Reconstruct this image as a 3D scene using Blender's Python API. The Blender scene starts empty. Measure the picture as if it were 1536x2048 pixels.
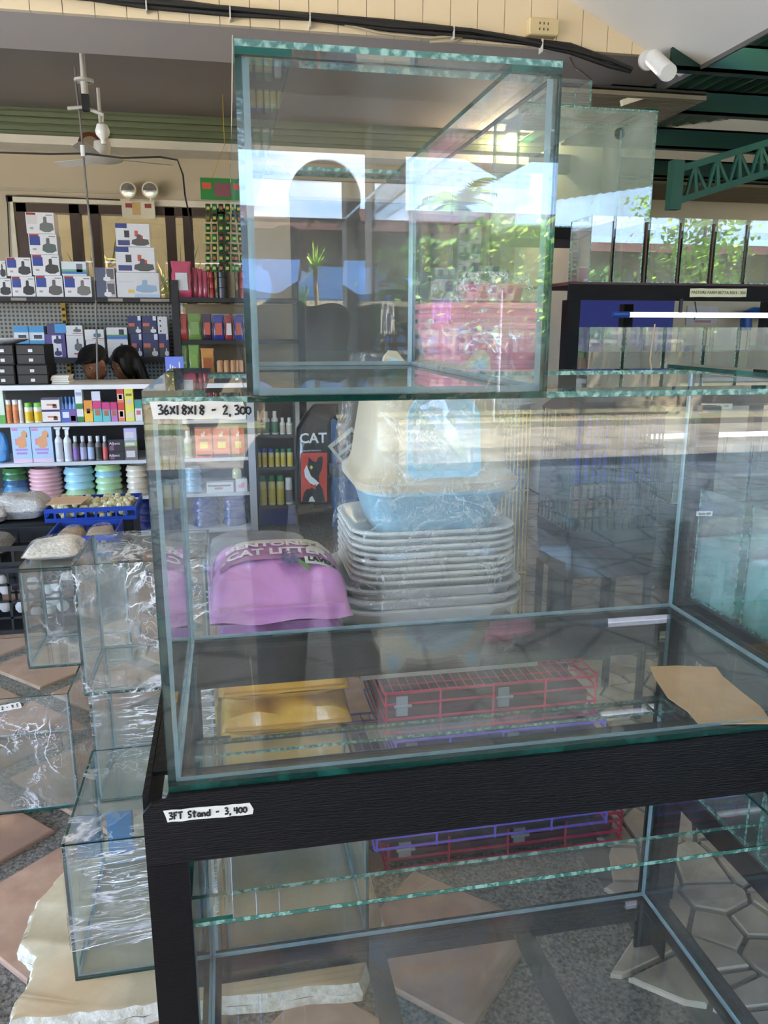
import bpy, math, random
from mathutils import Matrix, Vector, noise
random.seed(7)
R = math.radians
sc = bpy.context.scene
COL = sc.collection

# ------------------------------------------------------------------ camera
CAM = Vector((.088, -.8505, 1.3105)); FPX = 1572.9; IW, IH = 1536, 2048
YAW, PITCH, ROLL = -.194, .2316, .002
def _basis():
    cy, sy = math.cos(YAW), math.sin(YAW)
    f0 = Vector((-sy, cy, 0)); r0 = Vector((cy, sy, 0)); u0 = Vector((0, 0, 1))
    f = f0*math.cos(PITCH) - u0*math.sin(PITCH); u = u0*math.cos(PITCH) + f0*math.sin(PITCH)
    r = r0*math.cos(ROLL) + u*math.sin(ROLL); u2 = -r0*math.sin(ROLL) + u*math.cos(ROLL)
    return r, u2, f
_r, _u, _f = _basis()
cd = bpy.data.cameras.new('camera'); cam = bpy.data.objects.new('camera', cd); COL.objects.link(cam)
cam.matrix_world = Matrix(((_r.x, _u.x, -_f.x, CAM.x), (_r.y, _u.y, -_f.y, CAM.y), (_r.z, _u.z, -_f.z, CAM.z), (0, 0, 0, 1)))
cd.sensor_fit = 'HORIZONTAL'; cd.sensor_width = 36; cd.lens = FPX/IW*36; cd.clip_start = .002; cd.clip_end = 300
sc.camera = cam
def _ray(px, py): return _f + _r*((px-IW/2)/FPX) - _u*((py-IH/2)/FPX)
def at(px, py, Y): d = _ray(px, py); return CAM + d*((Y-CAM.y)/d.y)
def atz(px, py, Z): d = _ray(px, py); return CAM + d*((Z-CAM.z)/d.z)

# ------------------------------------------------------------------ sky, sun, exposure
w = bpy.data.worlds.new('world'); sc.world = w; w.use_nodes = True
nt = w.node_tree; nt.nodes.clear(); N = nt.nodes.new; L = nt.links.new
out = N('ShaderNodeOutputWorld'); bg = N('ShaderNodeBackground'); L(bg.outputs[0], out.inputs[0])
tc = N('ShaderNodeTexCoord'); sep = N('ShaderNodeSeparateXYZ'); L(tc.outputs['Generated'], sep.inputs[0])
gr = N('ShaderNodeValToRGB'); L(sep.outputs[2], gr.inputs[0])
gr.color_ramp.elements[0].position = 0; gr.color_ramp.elements[0].color = (.46, .67, .97, 1)
gr.color_ramp.elements[1].position = .7; gr.color_ramp.elements[1].color = (.12, .30, .74, 1)
mp = N('ShaderNodeMapping'); mp.inputs['Scale'].default_value = (1, 1, 2.6); L(tc.outputs['Generated'], mp.inputs[0])
no = N('ShaderNodeTexNoise'); no.inputs['Scale'].default_value = 3.2; no.inputs['Detail'].default_value = 9; no.inputs['Roughness'].default_value = .58
L(mp.outputs[0], no.inputs['Vector'])
cr = N('ShaderNodeValToRGB'); L(no.outputs[0], cr.inputs[0]); cr.color_ramp.elements[0].position = .50; cr.color_ramp.elements[1].position = .68
mx = N('ShaderNodeMixRGB'); L(cr.outputs[0], mx.inputs[0]); L(gr.outputs[0], mx.inputs[1]); mx.inputs[2].default_value = (1.0, .93, .83, 1)
L(mx.outputs[0], bg.inputs[0]); bg.inputs[1].default_value = 2.1
sl = bpy.data.lights.new('sun', 'SUN'); sun = bpy.data.objects.new('sun', sl); COL.objects.link(sun)
sl.energy = 19; sl.angle = R(.6); sl.color = (1, .92, .78)
sun.rotation_euler = Vector((-.5, -.22, -1)).to_track_quat('-Z', 'Y').to_euler()   # light travels along this
sc.view_settings.view_transform = 'Standard'; sc.view_settings.look = 'None'
sc.view_settings.gamma = 1; sc.view_settings.use_curve_mapping = False
sc.view_settings.exposure = 2.9
cy = sc.cycles
cy.transparent_max_bounces = 64; cy.max_bounces = 7; cy.glossy_bounces = 4; cy.diffuse_bounces = 4; cy.transmission_bounces = 4; cy.use_adaptive_sampling = True; cy.adaptive_threshold = .05; w.cycles.sampling_method = 'NONE'
cy.caustics_reflective = False; cy.caustics_refractive = False; cy.sample_clamp_indirect = 6

# ------------------------------------------------------------------ materials
def s2l(c):
    return tuple(((v/255)/12.92 if v/255 <= .04045 else ((v/255+.055)/1.055)**2.4) for v in c)
_mats = {}
def M(rgb, rough=.5, metal=0, var=.12, scale=9, bump=0, spec=.5, alpha=1, trans=0, stretch=None, emit=0, coat=0):
    """procedural paint / plastic / cloth: colour in sRGB 0-255 with a little noise wear"""
    key = (rgb, rough, metal, var, scale, bump, spec, alpha, trans, stretch, emit, coat)
    if key in _mats: return _mats[key]
    m = bpy.data.materials.new('surface'); m.use_nodes = True; t = m.node_tree; b = t.nodes['Principled BSDF']
    c = s2l(rgb)
    tcn = t.nodes.new('ShaderNodeTexCoord'); nz = t.nodes.new('ShaderNodeTexNoise'); nz.inputs['Scale'].default_value = scale; nz.inputs['Detail'].default_value = 5
    if stretch:
        mpn = t.nodes.new('ShaderNodeMapping'); mpn.inputs['Scale'].default_value = stretch
        t.links.new(tcn.outputs['Object'], mpn.inputs[0]); t.links.new(mpn.outputs[0], nz.inputs['Vector'])
    else: t.links.new(tcn.outputs['Object'], nz.inputs['Vector'])
    mxn = t.nodes.new('ShaderNodeMixRGB'); t.links.new(nz.outputs[0], mxn.inputs[0])
    mxn.inputs[1].default_value = (*[v*(1-var) for v in c], 1); mxn.inputs[2].default_value = (*[min(1, v*(1+var)) for v in c], 1)
    t.links.new(mxn.outputs[0], b.inputs['Base Color'])
    b.inputs['Roughness'].default_value = rough; b.inputs['Metallic'].default_value = metal
    b.inputs['Specular IOR Level'].default_value = spec; b.inputs['Alpha'].default_value = alpha
    if coat: b.inputs['Coat Weight'].default_value = coat
    if emit: b.inputs['Emission Color'].default_value = (*c, 1); b.inputs['Emission Strength'].default_value = emit
    if trans: b.inputs['Transmission Weight'].default_value = trans
    if bump:
        bn = t.nodes.new('ShaderNodeBump'); bn.inputs['Strength'].default_value = bump; bn.inputs['Distance'].default_value = .01
        t.links.new(nz.outputs[0], bn.inputs['Height']); t.links.new(bn.outputs[0], b.inputs['Normal'])
    _mats[key] = m; return m

def fresnel_nodes(t, ior=1.5):
    ge = t.nodes.new('ShaderNodeNewGeometry'); ma = t.nodes.new('ShaderNodeMapRange')
    ma.inputs['To Min'].default_value = ior; ma.inputs['To Max'].default_value = 1/ior
    t.links.new(ge.outputs['Backfacing'], ma.inputs['Value'])
    fr = t.nodes.new('ShaderNodeFresnel'); t.links.new(ma.outputs[0], fr.inputs['IOR'])
    return fr.outputs[0]
def glass(tint=(.985, .996, .99), dust=.03, smear=.05, dusty=(.8, .82, .8), ior=1.52):
    m = bpy.data.materials.new('clear_glass'); m.use_nodes = True; t = m.node_tree; t.nodes.clear(); n = t.nodes.new; l = t.links.new
    o = n('ShaderNodeOutputMaterial'); tr = n('ShaderNodeBsdfTransparent'); tr.inputs[0].default_value = (*tint, 1)
    gl = n('ShaderNodeBsdfGlossy'); gl.inputs['Roughness'].default_value = 0; gl.inputs['Color'].default_value = (1, 1, 1, 1)
    mix = n('ShaderNodeMixShader'); l(fresnel_nodes(t, ior), mix.inputs[0]); l(tr.outputs[0], mix.inputs[1]); l(gl.outputs[0], mix.inputs[2])
    df = n('ShaderNodeBsdfDiffuse'); df.inputs[0].default_value = (*dusty, 1)
    tcn = n('ShaderNodeTexCoord'); mpn = n('ShaderNodeMapping'); mpn.inputs['Scale'].default_value = (3, 3, 1.1); mpn.inputs['Rotation'].default_value = (.3, .4, .2)
    nz = n('ShaderNodeTexNoise'); nz.inputs['Scale'].default_value = 3.5; nz.inputs['Detail'].default_value = 8; nz.inputs['Roughness'].default_value = .65
    l(tcn.outputs['Object'], mpn.inputs[0]); l(mpn.outputs[0], nz.inputs['Vector'])
    mr = n('ShaderNodeMapRange'); mr.inputs['From Min'].default_value = .42; mr.inputs['From Max'].default_value = .72
    mr.inputs['To Min'].default_value = dust; mr.inputs['To Max'].default_value = smear; l(nz.outputs[0], mr.inputs[0])
    mix2 = n('ShaderNodeMixShader'); l(mr.outputs[0], mix2.inputs[0]); l(mix.outputs[0], mix2.inputs[1]); l(df.outputs[0], mix2.inputs[2])
    l(mix2.outputs[0], o.inputs[0]); return m
def edge_mat(dark=(10, 58, 48), pale=(120, 170, 155), cut=.56, scale=60):
    m = bpy.data.materials.new('glass_edge'); m.use_nodes = True; t = m.node_tree; b = t.nodes['Principled BSDF']; n = t.nodes.new; l = t.links.new
    tcn = n('ShaderNodeTexCoord'); nz = n('ShaderNodeTexNoise'); nz.inputs['Scale'].default_value = scale; nz.inputs['Detail'].default_value = 6
    l(tcn.outputs['Object'], nz.inputs['Vector']); r = n('ShaderNodeValToRGB'); l(nz.outputs[0], r.inputs[0])
    r.color_ramp.elements[0].position = cut-.05; r.color_ramp.elements[0].color = (*s2l(dark), 1)
    r.color_ramp.elements[1].position = cut+.08; r.color_ramp.elements[1].color = (*s2l(pale), 1)
    l(r.outputs[0], b.inputs['Base Color']); b.inputs['Roughness'].default_value = .12; b.inputs['Specular IOR Level'].default_value = .8
    bn = n('ShaderNodeBump'); bn.inputs['Strength'].default_value = .5; bn.inputs['Distance'].default_value = .004; l(nz.outputs[0], bn.inputs['Height']); l(bn.outputs[0], b.inputs['Normal'])
    return m
def veil(rgb, body, rough=.3, ior=1.45):
    """translucent plastic, silicone, water: part transparent, part diffuse, Fresnel gloss"""
    key = ('veil', rgb, body, rough)
    if key in _mats: return _mats[key]
    m = bpy.data.materials.new('translucent'); m.use_nodes = True; t = m.node_tree; t.nodes.clear(); n = t.nodes.new; l = t.links.new
    o = n('ShaderNodeOutputMaterial'); c = (*s2l(rgb), 1)
    tr = n('ShaderNodeBsdfTransparent'); tr.inputs[0].default_value = tuple(.5+.5*v for v in c[:3])+(1,)
    df = n('ShaderNodeBsdfDiffuse'); df.inputs[0].default_value = c; tl = n('ShaderNodeBsdfTranslucent'); tl.inputs[0].default_value = c
    nz = n('ShaderNodeTexNoise'); nz.inputs['Scale'].default_value = 30; tcn = n('ShaderNodeTexCoord'); l(tcn.outputs['Object'], nz.inputs['Vector'])
    a = n('ShaderNodeMixShader'); a.inputs[0].default_value = .4; l(df.outputs[0], a.inputs[1]); l(tl.outputs[0], a.inputs[2])
    mr = n('ShaderNodeMapRange'); mr.inputs['To Min'].default_value = max(0, body-.12); mr.inputs['To Max'].default_value = min(1, body+.12); l(nz.outputs[0], mr.inputs[0])
    b = n('ShaderNodeMixShader'); l(mr.outputs[0], b.inputs[0]); l(tr.outputs[0], b.inputs[1]); l(a.outputs[0], b.inputs[2])
    g = n('ShaderNodeBsdfGlossy'); g.inputs['Roughness'].default_value = rough
    e = n('ShaderNodeMixShader'); l(fresnel_nodes(t, ior), e.inputs[0]); l(b.outputs[0], e.inputs[1]); l(g.outputs[0], e.inputs[2])
    l(e.outputs[0], o.inputs[0]); _mats[key] = m; return m
def film_mat(amount=.5, scale=7, stretch=(1, 1, 1), base=.04):
    """clear cling film: nearly transparent, glossy, with crumple glints painted in as white crease lines"""
    m = bpy.data.materials.new('cling_film'); m.use_nodes = True; t = m.node_tree; t.nodes.clear(); n = t.nodes.new; l = t.links.new
    o = n('ShaderNodeOutputMaterial'); tr = n('ShaderNodeBsdfTransparent'); tr.inputs[0].default_value = (.98, .985, .985, 1)
    tcn = n('ShaderNodeTexCoord'); mpn = n('ShaderNodeMapping'); mpn.inputs['Scale'].default_value = stretch; mpn.inputs['Rotation'].default_value = (.2, .35, .5)
    nz = n('ShaderNodeTexNoise'); nz.inputs['Scale'].default_value = scale; nz.inputs['Detail'].default_value = 5; nz.inputs['Distortion'].default_value = 1.6
    l(tcn.outputs['Object'], mpn.inputs[0]); l(mpn.outputs[0], nz.inputs['Vector'])
    def crease_glint(src, width, amt):
        q = n('ShaderNodeMath'); q.operation = 'SUBTRACT'; q.inputs[1].default_value = .5; l(src, q.inputs[0]); ab_ = n('ShaderNodeMath'); ab_.operation = 'ABSOLUTE'; l(q.outputs[0], ab_.inputs[0])
        r_ = n('ShaderNodeMapRange'); r_.inputs['From Min'].default_value = 0; r_.inputs['From Max'].default_value = width; r_.inputs['To Min'].default_value = amt; r_.inputs['To Max'].default_value = 0; l(ab_.outputs[0], r_.inputs[0]); return r_.outputs[0]
    nf = n('ShaderNodeTexNoise'); nf.inputs['Scale'].default_value = scale*3.2; nf.inputs['Detail'].default_value = 3; nf.inputs['Distortion'].default_value = 2.2; l(mpn.outputs[0], nf.inputs['Vector'])
    sm = n('ShaderNodeMath'); sm.operation = 'ADD'; l(crease_glint(nz.outputs[0], .03, amount), sm.inputs[0]); l(crease_glint(nf.outputs[0], .035, amount*.75), sm.inputs[1])
    n2 = n('ShaderNodeTexNoise'); n2.inputs['Scale'].default_value = 6.5; n2.inputs['Detail'].default_value = 3; l(tcn.outputs['Object'], n2.inputs['Vector'])
    m2 = n('ShaderNodeMapRange'); m2.inputs['From Min'].default_value = .40; m2.inputs['From Max'].default_value = .56; l(n2.outputs[0], m2.inputs[0])
    mu = n('ShaderNodeMath'); mu.operation = 'MULTIPLY_ADD'; mu.use_clamp = True; l(sm.outputs[0], mu.inputs[0]); l(m2.outputs[0], mu.inputs[1]); mu.inputs[2].default_value = base
    bn = n('ShaderNodeBump'); bn.inputs['Strength'].default_value = .9; bn.inputs['Distance'].default_value = .02; l(nz.outputs[0], bn.inputs['Height'])
    g = n('ShaderNodeBsdfGlossy'); g.inputs['Roughness'].default_value = .18; l(bn.outputs[0], g.inputs['Normal'])
    d = n('ShaderNodeBsdfDiffuse'); d.inputs[0].default_value = (.9, .9, .9, 1)  # white diffuse share paints the glints along the creases
    a = n('ShaderNodeMixShader'); a.inputs[0].default_value = .55; l(g.outputs[0], a.inputs[1]); l(d.outputs[0], a.inputs[2])
    e = n('ShaderNodeMixShader'); l(mu.outputs[0], e.inputs[0]); l(tr.outputs[0], e.inputs[1]); l(a.outputs[0], e.inputs[2])
    l(e.outputs[0], o.inputs[0]); return m
def ground_mat(a, b, scale=40, bump=.4, big=None, vor=None):
    key = ('gr', a, b, scale, bump, big, vor)
    if key in _mats: return _mats[key]
    m = bpy.data.materials.new('ground'); m.use_nodes = True; t = m.node_tree; bs = t.nodes['Principled BSDF']; n = t.nodes.new; l = t.links.new
    tcn = n('ShaderNodeTexCoord'); nz = n('ShaderNodeTexNoise'); nz.inputs['Scale'].default_value = scale; nz.inputs['Detail'].default_value = 8
    l(tcn.outputs['Object'], nz.inputs['Vector']); r = n('ShaderNodeValToRGB'); l(nz.outputs[0], r.inputs[0])
    r.color_ramp.elements[0].position = .35; r.color_ramp.elements[0].color = (*s2l(a), 1); r.color_ramp.elements[1].position = .65; r.color_ramp.elements[1].color = (*s2l(b), 1)
    col = r.outputs[0]; hgt = nz.outputs[0]
    if big:
        n2 = n('ShaderNodeTexNoise'); n2.inputs['Scale'].default_value = 2.2; n2.inputs['Detail'].default_value = 6; l(tcn.outputs['Object'], n2.inputs['Vector'])
        r2 = n('ShaderNodeMapRange'); r2.inputs['From Min'].default_value = .45; r2.inputs['From Max'].default_value = .62; l(n2.outputs[0], r2.inputs[0])
        mx2 = n('ShaderNodeMixRGB'); l(r2.outputs[0], mx2.inputs[0]); l(col, mx2.inputs[1]); mx2.inputs[2].default_value = (*s2l(big), 1); col = mx2.outputs[0]
    if vor:
        v = n('ShaderNodeTexVoronoi'); v.feature = 'DISTANCE_TO_EDGE'; v.inputs['Scale'].default_value = vor; l(tcn.outputs['Object'], v.inputs['Vector'])
        r3 = n('ShaderNodeMapRange'); r3.inputs['From Max'].default_value = .06; l(v.outputs[0], r3.inputs[0])
        mx3 = n('ShaderNodeMixRGB'); l(r3.outputs[0], mx3.inputs[0]); mx3.inputs[1].default_value = (*s2l((60, 58, 54)), 1); l(col, mx3.inputs[2]); col = mx3.outputs[0]; hgt = r3.outputs[0]
    l(col, bs.inputs['Base Color']); bs.inputs['Roughness'].default_value = .75
    bn = n('ShaderNodeBump'); bn.inputs['Strength'].default_value = bump; bn.inputs['Distance'].default_value = .01; l(hgt, bn.inputs['Height']); l(bn.outputs[0], bs.inputs['Normal'])
    _mats[key] = m; return m

GLASS = glass(dust=.006, smear=.022); GLASS_B = glass(dust=.006, smear=.05); GLASS_C = glass(tint=(.96, .985, .97), dust=.02, smear=.06); GLASS_BRONZE = glass(tint=(.56, .50, .40), dust=.03, smear=.05)
EDGE = edge_mat((8, 50, 42), (24, 86, 74), .55, 14); EDGE_PALE = edge_mat((62, 108, 94), (138, 176, 160), .52, 120)
SIL = veil((184, 208, 212), .42, .15); FILM = film_mat(.95, 7, (1, 1, 1), .05); FILM_S = film_mat(.9, 5, (.5, .5, 4), .05); FILM_L = film_mat(.5, 9, (1, 1, 1), .012)
BLACK = M((17, 14, 14), .45, 0, .35, 40, .25, .18, stretch=(2, 2, 30)); BLACK_H = M((18, 15, 15), .38, 0, .35, 30, .35, .2, stretch=(1.5, 20, 20))
BLK = M((18, 18, 19), .5); WHITE = M((232, 230, 226), .5, var=.04); PAPER = M((228, 219, 205), .8, var=.04); INK = M((22, 18, 20), .6)
CREAM = M((216, 200, 172), .75, var=.05, scale=3); ALU = M((188, 190, 196), .4, .2, .06)

# ------------------------------------------------------------------ mesh helpers
class MB:
    def __init__(s, xf=None): s.v = []; s.f = []; s.mi = []; s.xf = xf or Matrix.Identity(4)
    def add(s, vs, fs, m=0):
        k = len(s.v); s.v += [tuple(s.xf @ Vector(p)) for p in vs]
        for i, q in enumerate(fs): s.f.append([k+j for j in q]); s.mi.append(m[i] if isinstance(m, (list, tuple)) else m)
        return s
    def box(s, x0, x1, y0, y1, z0, z1, m=0):
        """m: one index or six for -x +x -y +y -z +z"""
        vs = [(x, y, z) for z in (z0, z1) for y in (y0, y1) for x in (x0, x1)]
        return s.add(vs, [(0, 4, 6, 2), (1, 3, 7, 5), (0, 1, 5, 4), (2, 6, 7, 3), (0, 2, 3, 1), (4, 5, 7, 6)], m)
    def ring(s, rings, m=0, cap=(True, True), close=True):
        n = len(rings[0]); vs = [p for r_ in rings for p in r_]; fs = []
        for i in range(len(rings)-1):
            for j in range(n if close else n-1):
                a, b = i*n+j, i*n+(j+1) % n; fs.append((a, b, b+n, a+n))
        if cap[0]: fs.append(tuple(range(n-1, -1, -1)))
        if cap[1]: fs.append(tuple((len(rings)-1)*n+j for j in range(n)))
        return s.add(vs, fs, m)
    def lathe(s, prof, c=(0, 0, 0), n=14, m=0, cap=(True, True)):
        return s.ring([[(c[0]+r_*math.cos(2*math.pi*j/n), c[1]+r_*math.sin(2*math.pi*j/n), c[2]+z) for j in range(n)] for r_, z in prof], m, cap)
    def cyl(s, p0, p1, r0, r1=None, n=10, m=0):
        p0, p1 = Vector(p0), Vector(p1); r1 = r0 if r1 is None else r1; d = (p1-p0).normalized()
        a = d.orthogonal().normalized(); b = d.cross(a)
        return s.ring([[tuple(p+(a*math.cos(2*math.pi*j/n)+b*math.sin(2*math.pi*j/n))*r_) for j in range(n)] for p, r_ in ((p0, r0), (p1, r1))], m)
    def tube(s, pts, r_, n=6, m=0):
        pts = [Vector(p) for p in pts]; rs = []; a = None
        for i, p in enumerate(pts):
            d = (pts[min(i+1, len(pts)-1)]-pts[max(i-1, 0)]).normalized()
            a = d.orthogonal().normalized() if a is None else (a-d*a.dot(d)).normalized()
            b = d.cross(a); rr = r_[i] if isinstance(r_, (list, tuple)) else r_
            rs.append([tuple(p+(a*math.cos(2*math.pi*j/n)+b*math.sin(2*math.pi*j/n))*rr) for j in range(n)])
        return s.ring(rs, m)
    def ell(s, c, r_, nu=14, nv=9, m=0, rot=None):
        rot = rot or Matrix.Identity(3); rings = []
        for i in range(1, nv):
            t = math.pi*i/nv
            rings.append([tuple(Vector(c)+rot @ Vector((r_[0]*math.sin(t)*math.cos(2*math.pi*j/nu), r_[1]*math.sin(t)*math.sin(2*math.pi*j/nu), -r_[2]*math.cos(t)))) for j in range(nu)])
        return s.ring(rings, m)
    def rr(s, secs, m=0, k=4, cap=(True, True)):
        """rounded-rectangle loft: (cx, cy, hx, hy, r, z) per section"""
        rings = []
        for cx, cy_, hx, hy, r_, z in secs:
            ring = []
            for q, (sx, sy) in enumerate(((1, 1), (-1, 1), (-1, -1), (1, -1))):
                for j in range(k+1):
                    a = math.pi/2*(q+j/k); ring.append((cx+sx*(hx-r_)+r_*math.cos(a), cy_+sy*(hy-r_)+r_*math.sin(a), z))
            rings.append(ring)
        return s.ring(rings, m, cap)
    def prism(s, pts, z0, z1, m=0):
        return s.ring([[(x, y, z0) for x, y in pts], [(x, y, z1) for x, y in pts]], m)
    def xz(s, pts, y0, y1, m=0):
        """outline in x,z extruded from y0 (front) to y1"""
        return s.ring([[(x, y1, z) for x, z in pts], [(x, y0, z) for x, z in pts]], m)
    def pillow(s, cx, cy_, z0, hx, hy, h, nx=14, ny=10, amp=.006, seed=0, m=0, dome=None, mid=.42):
        top = []; bot = []
        for j in range(ny+1):
            for i in range(nx+1):
                u, v = -1+2*i/nx, -1+2*j/ny
                e = max(0, (1-abs(u)**4))**.42*(max(0, (1-abs(v)**4))**.42 if not dome else max(0, 1-abs(v)**2.2)**dome)
                x, y = cx+u*hx*(1-.03*v*v), cy_+v*hy*(1-.03*u*u)
                nzv = noise.noise(Vector((x*14+seed, y*14, seed)))*amp
                top.append((x, y, z0+h*mid+h*(1-mid)*e+nzv*(.4+e))); bot.append((x, y, z0+h*mid-h*mid*e))
        fs = []; W_ = nx+1
        for j in range(ny):
            for i in range(nx):
                a = j*W_+i; fs.append((a, a+1, a+1+W_, a+W_))
        s.add(top, fs, m); return s.add(bot, [tuple(reversed(q)) for q in fs], m)
    def mesh(s, name, mats, smooth=False):
        me = bpy.data.meshes.new(name); me.from_pydata(s.v, [], s.f)
        for m in mats: me.materials.append(m)
        me.polygons.foreach_set('material_index', s.mi)
        if smooth:
            me.polygons.foreach_set('use_smooth', [True]*len(s.f)); me.update()
            try: me.set_sharp_from_angle(angle=R(smooth if smooth is not True else 40))
            except Exception: pass
        me.update(); return me
def link(name, mb, mats, parent=None, smooth=False):
    mats = mats if isinstance(mats, (list, tuple)) else [mats]
    o = bpy.data.objects.new(name, mb.mesh(name, mats, smooth) if isinstance(mb, MB) else mb); COL.objects.link(o)
    if parent is not None:
        o.parent = parent; top = parent; off = Vector((0, 0, 0))
        while top is not None: off += Vector(top.get('_o', (0, 0, 0))); top = top.parent
        if parent.get('_o') is not None: o.matrix_parent_inverse = Matrix.Translation(-Vector(parent['_o']))
    return o
def tag(o, label, cat, group=None):
    o['label'] = label; o['category'] = cat
    if group: o['group'] = group
    return o
def thing(name, label, cat, loc=(0, 0, 0), group=None):
    o = bpy.data.objects.new(name, None); COL.objects.link(o); o.location = loc; o['_o'] = tuple(float(q) for q in loc); o.empty_display_size = .02
    return tag(o, label, cat, group)
def single(name, mb, mats, label, cat, group=None, smooth=False): return tag(link(name, mb, mats, None, smooth), label, cat, group)
def struct(name, mb, mats, parent=None, smooth=False):
    o = link(name, mb, mats, parent, smooth)
    if parent is None: o['kind'] = 'structure'
    return o
def piece(name, me, parent):
    o = bpy.data.objects.new(name, me); COL.objects.link(o); o.parent = parent; return o
def dup(root, shift, label, group=None):
    def cp(o, par):
        c = o.copy(); COL.objects.link(c)
        if par is not None: c.parent = par; c.matrix_parent_inverse = o.matrix_parent_inverse.copy()
        for ch in list(o.children): cp(ch, c)
        return c
    r_ = cp(root, None); r_.location = root.location + Vector(shift); r_['label'] = label
    if group: r_['group'] = group
    return r_
def text_mb(s, size, xf, depth=.0006, align='CENTER', bold=0):
    cu = bpy.data.curves.new('t', 'FONT'); cu.body = s; cu.size = size; cu.align_x = align; cu.align_y = 'CENTER'; cu.extrude = depth; cu.resolution_u = 2; cu.offset = bold
    o = bpy.data.objects.new('t', cu); COL.objects.link(o); bpy.context.view_layer.update()
    me = bpy.data.meshes.new_from_object(o.evaluated_get(bpy.context.evaluated_depsgraph_get()))
    mb = MB(xf); mb.add([tuple(v.co) for v in me.vertices], [tuple(p.vertices) for p in me.polygons])
    bpy.data.objects.remove(o); bpy.data.curves.remove(cu); bpy.data.meshes.remove(me); return mb
FRONT = Matrix.Rotation(R(90), 4, 'X')             # text laid in x,y then stood up facing -y
def front_at(p, tilt=0): return Matrix.Translation(p) @ Matrix.Rotation(tilt, 4, 'Y') @ FRONT
# handwriting strokes on a 0..1 cell
GL = {'3': [[(.1, .95), (.55, 1), (.7, .8), (.35, .55), (.75, .4), (.65, .08), (.1, .05)]],
      '6': [[(.6, 1), (.2, .6), (.1, .25), (.35, 0), (.7, .15), (.6, .45), (.2, .35)]],
      'x': [[(.1, .85), (.8, .1)], [(.8, .9), (.1, .05)]], '1': [[(.35, 1), (.3, 0)]],
      '8': [[(.7, .85), (.35, 1), (.15, .75), (.7, .3), (.5, 0), (.15, .15), (.3, .5), (.75, .75), (.65, .92)]],
      '-': [[(.15, .5), (.75, .55)]], '2': [[(.1, .8), (.4, 1), (.7, .8), (.45, .4), (.1, .05), (.8, .08)]],
      ',': [[(.3, .08), (.2, -.2)]], '.': [[(.3, .1), (.35, .02)]],
      '0': [[(.45, .85), (.15, .65), (.15, .2), (.5, .05), (.8, .3), (.75, .7), (.45, .85)]],
      'F': [[(.2, 1), (.2, 0)], [(.15, .97), (.8, 1)], [(.2, .55), (.65, .58)]], 'T': [[(.05, .95), (.9, 1)], [(.48, .97), (.45, 0)]],
      'S': [[(.8, .9), (.5, 1), (.2, .85), (.3, .55), (.7, .4), (.65, .08), (.15, .08)]],
      't': [[(.45, 1), (.4, .1), (.6, .02)], [(.1, .68), (.85, .72)]],
      'a': [[(.7, .55), (.35, .6), (.15, .25), (.4, .03), (.7, .3), (.72, .55), (.72, .02)]],
      'n': [[(.2, .6), (.2, .02)], [(.2, .4), (.5, .6), (.7, .45), (.72, .02)]],
      'd': [[(.7, .5), (.35, .6), (.12, .25), (.4, .02), (.7, .25)], [(.75, 1), (.74, .02)]],
      '4': [[(.2, .9), (.15, .45), (.75, .5)], [(.65, .95), (.62, 0)]], '5': [[(.75, 1), (.25, .95), (.2, .58), (.65, .55), (.7, .15), (.15, .05)]],
      '9': [[(.7, .85), (.3, .95), (.15, .65), (.45, .5), (.72, .85), (.62, .0)]], ' ': []}
def hand(s, x0, z0, ch, adv, y, slope=0, rw=.0011):
    mb = MB()
    for i, c in enumerate(s):
        for st in GL[c]:
            mb.tube([(x0+adv*i+px*ch*.72, y, z0+slope*adv*i+pz*ch) for px, pz in st], rw, 5)
    return mb

# ================================================================== SETTING
# ---- floor: pebble-wash screed with sandstone diamonds laid proud of it
fl = MB(); fl.box(-5, .93, -1.4, 6.2, -.10, -.012); floor = struct('floor', fl, ground_mat((72, 68, 62), (140, 133, 122), 130, .6))
STONE = [ground_mat((160, 122, 96), (190, 150, 122), 12, .25, (146, 114, 94)), ground_mat((168, 130, 106), (196, 160, 134), 10, .25, (152, 124, 106)), ground_mat((152, 118, 96), (182, 146, 120), 14, .25, (172, 136, 110))]
side, pit = .33, .405; tiles = []
for k in range(3):
    mb = MB(); h = side/2
    mb.ring([[(-h, -h, -.012), (h, -h, -.012), (h, h, -.012), (-h, h, -.012)], [(-h, -h, -.003), (h, -h, -.003), (h, h, -.003), (-h, h, -.003)], [(-h+.004, -h+.004, 0), (h-.004, -h+.004, 0), (h-.004, h-.004, 0), (-h+.004, h-.004, 0)]])
    tiles.append(mb.mesh('tile', [STONE[k]]))
for i in range(-12, 16):
    for j in range(-12, 16):
        a, b = .342+pit*i, 1.265+pit*j; x, y = (a-b)/math.sqrt(2), (a+b)/math.sqrt(2)
        if -2.3 < x < .73 and -.9 < y < 4.0:
            o = piece('tile', tiles[random.randrange(3)], floor); o.location = (x, y, random.uniform(-.001, .001)); o.rotation_euler = (0, 0, R(45)+random.uniform(-.02, .02))
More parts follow.
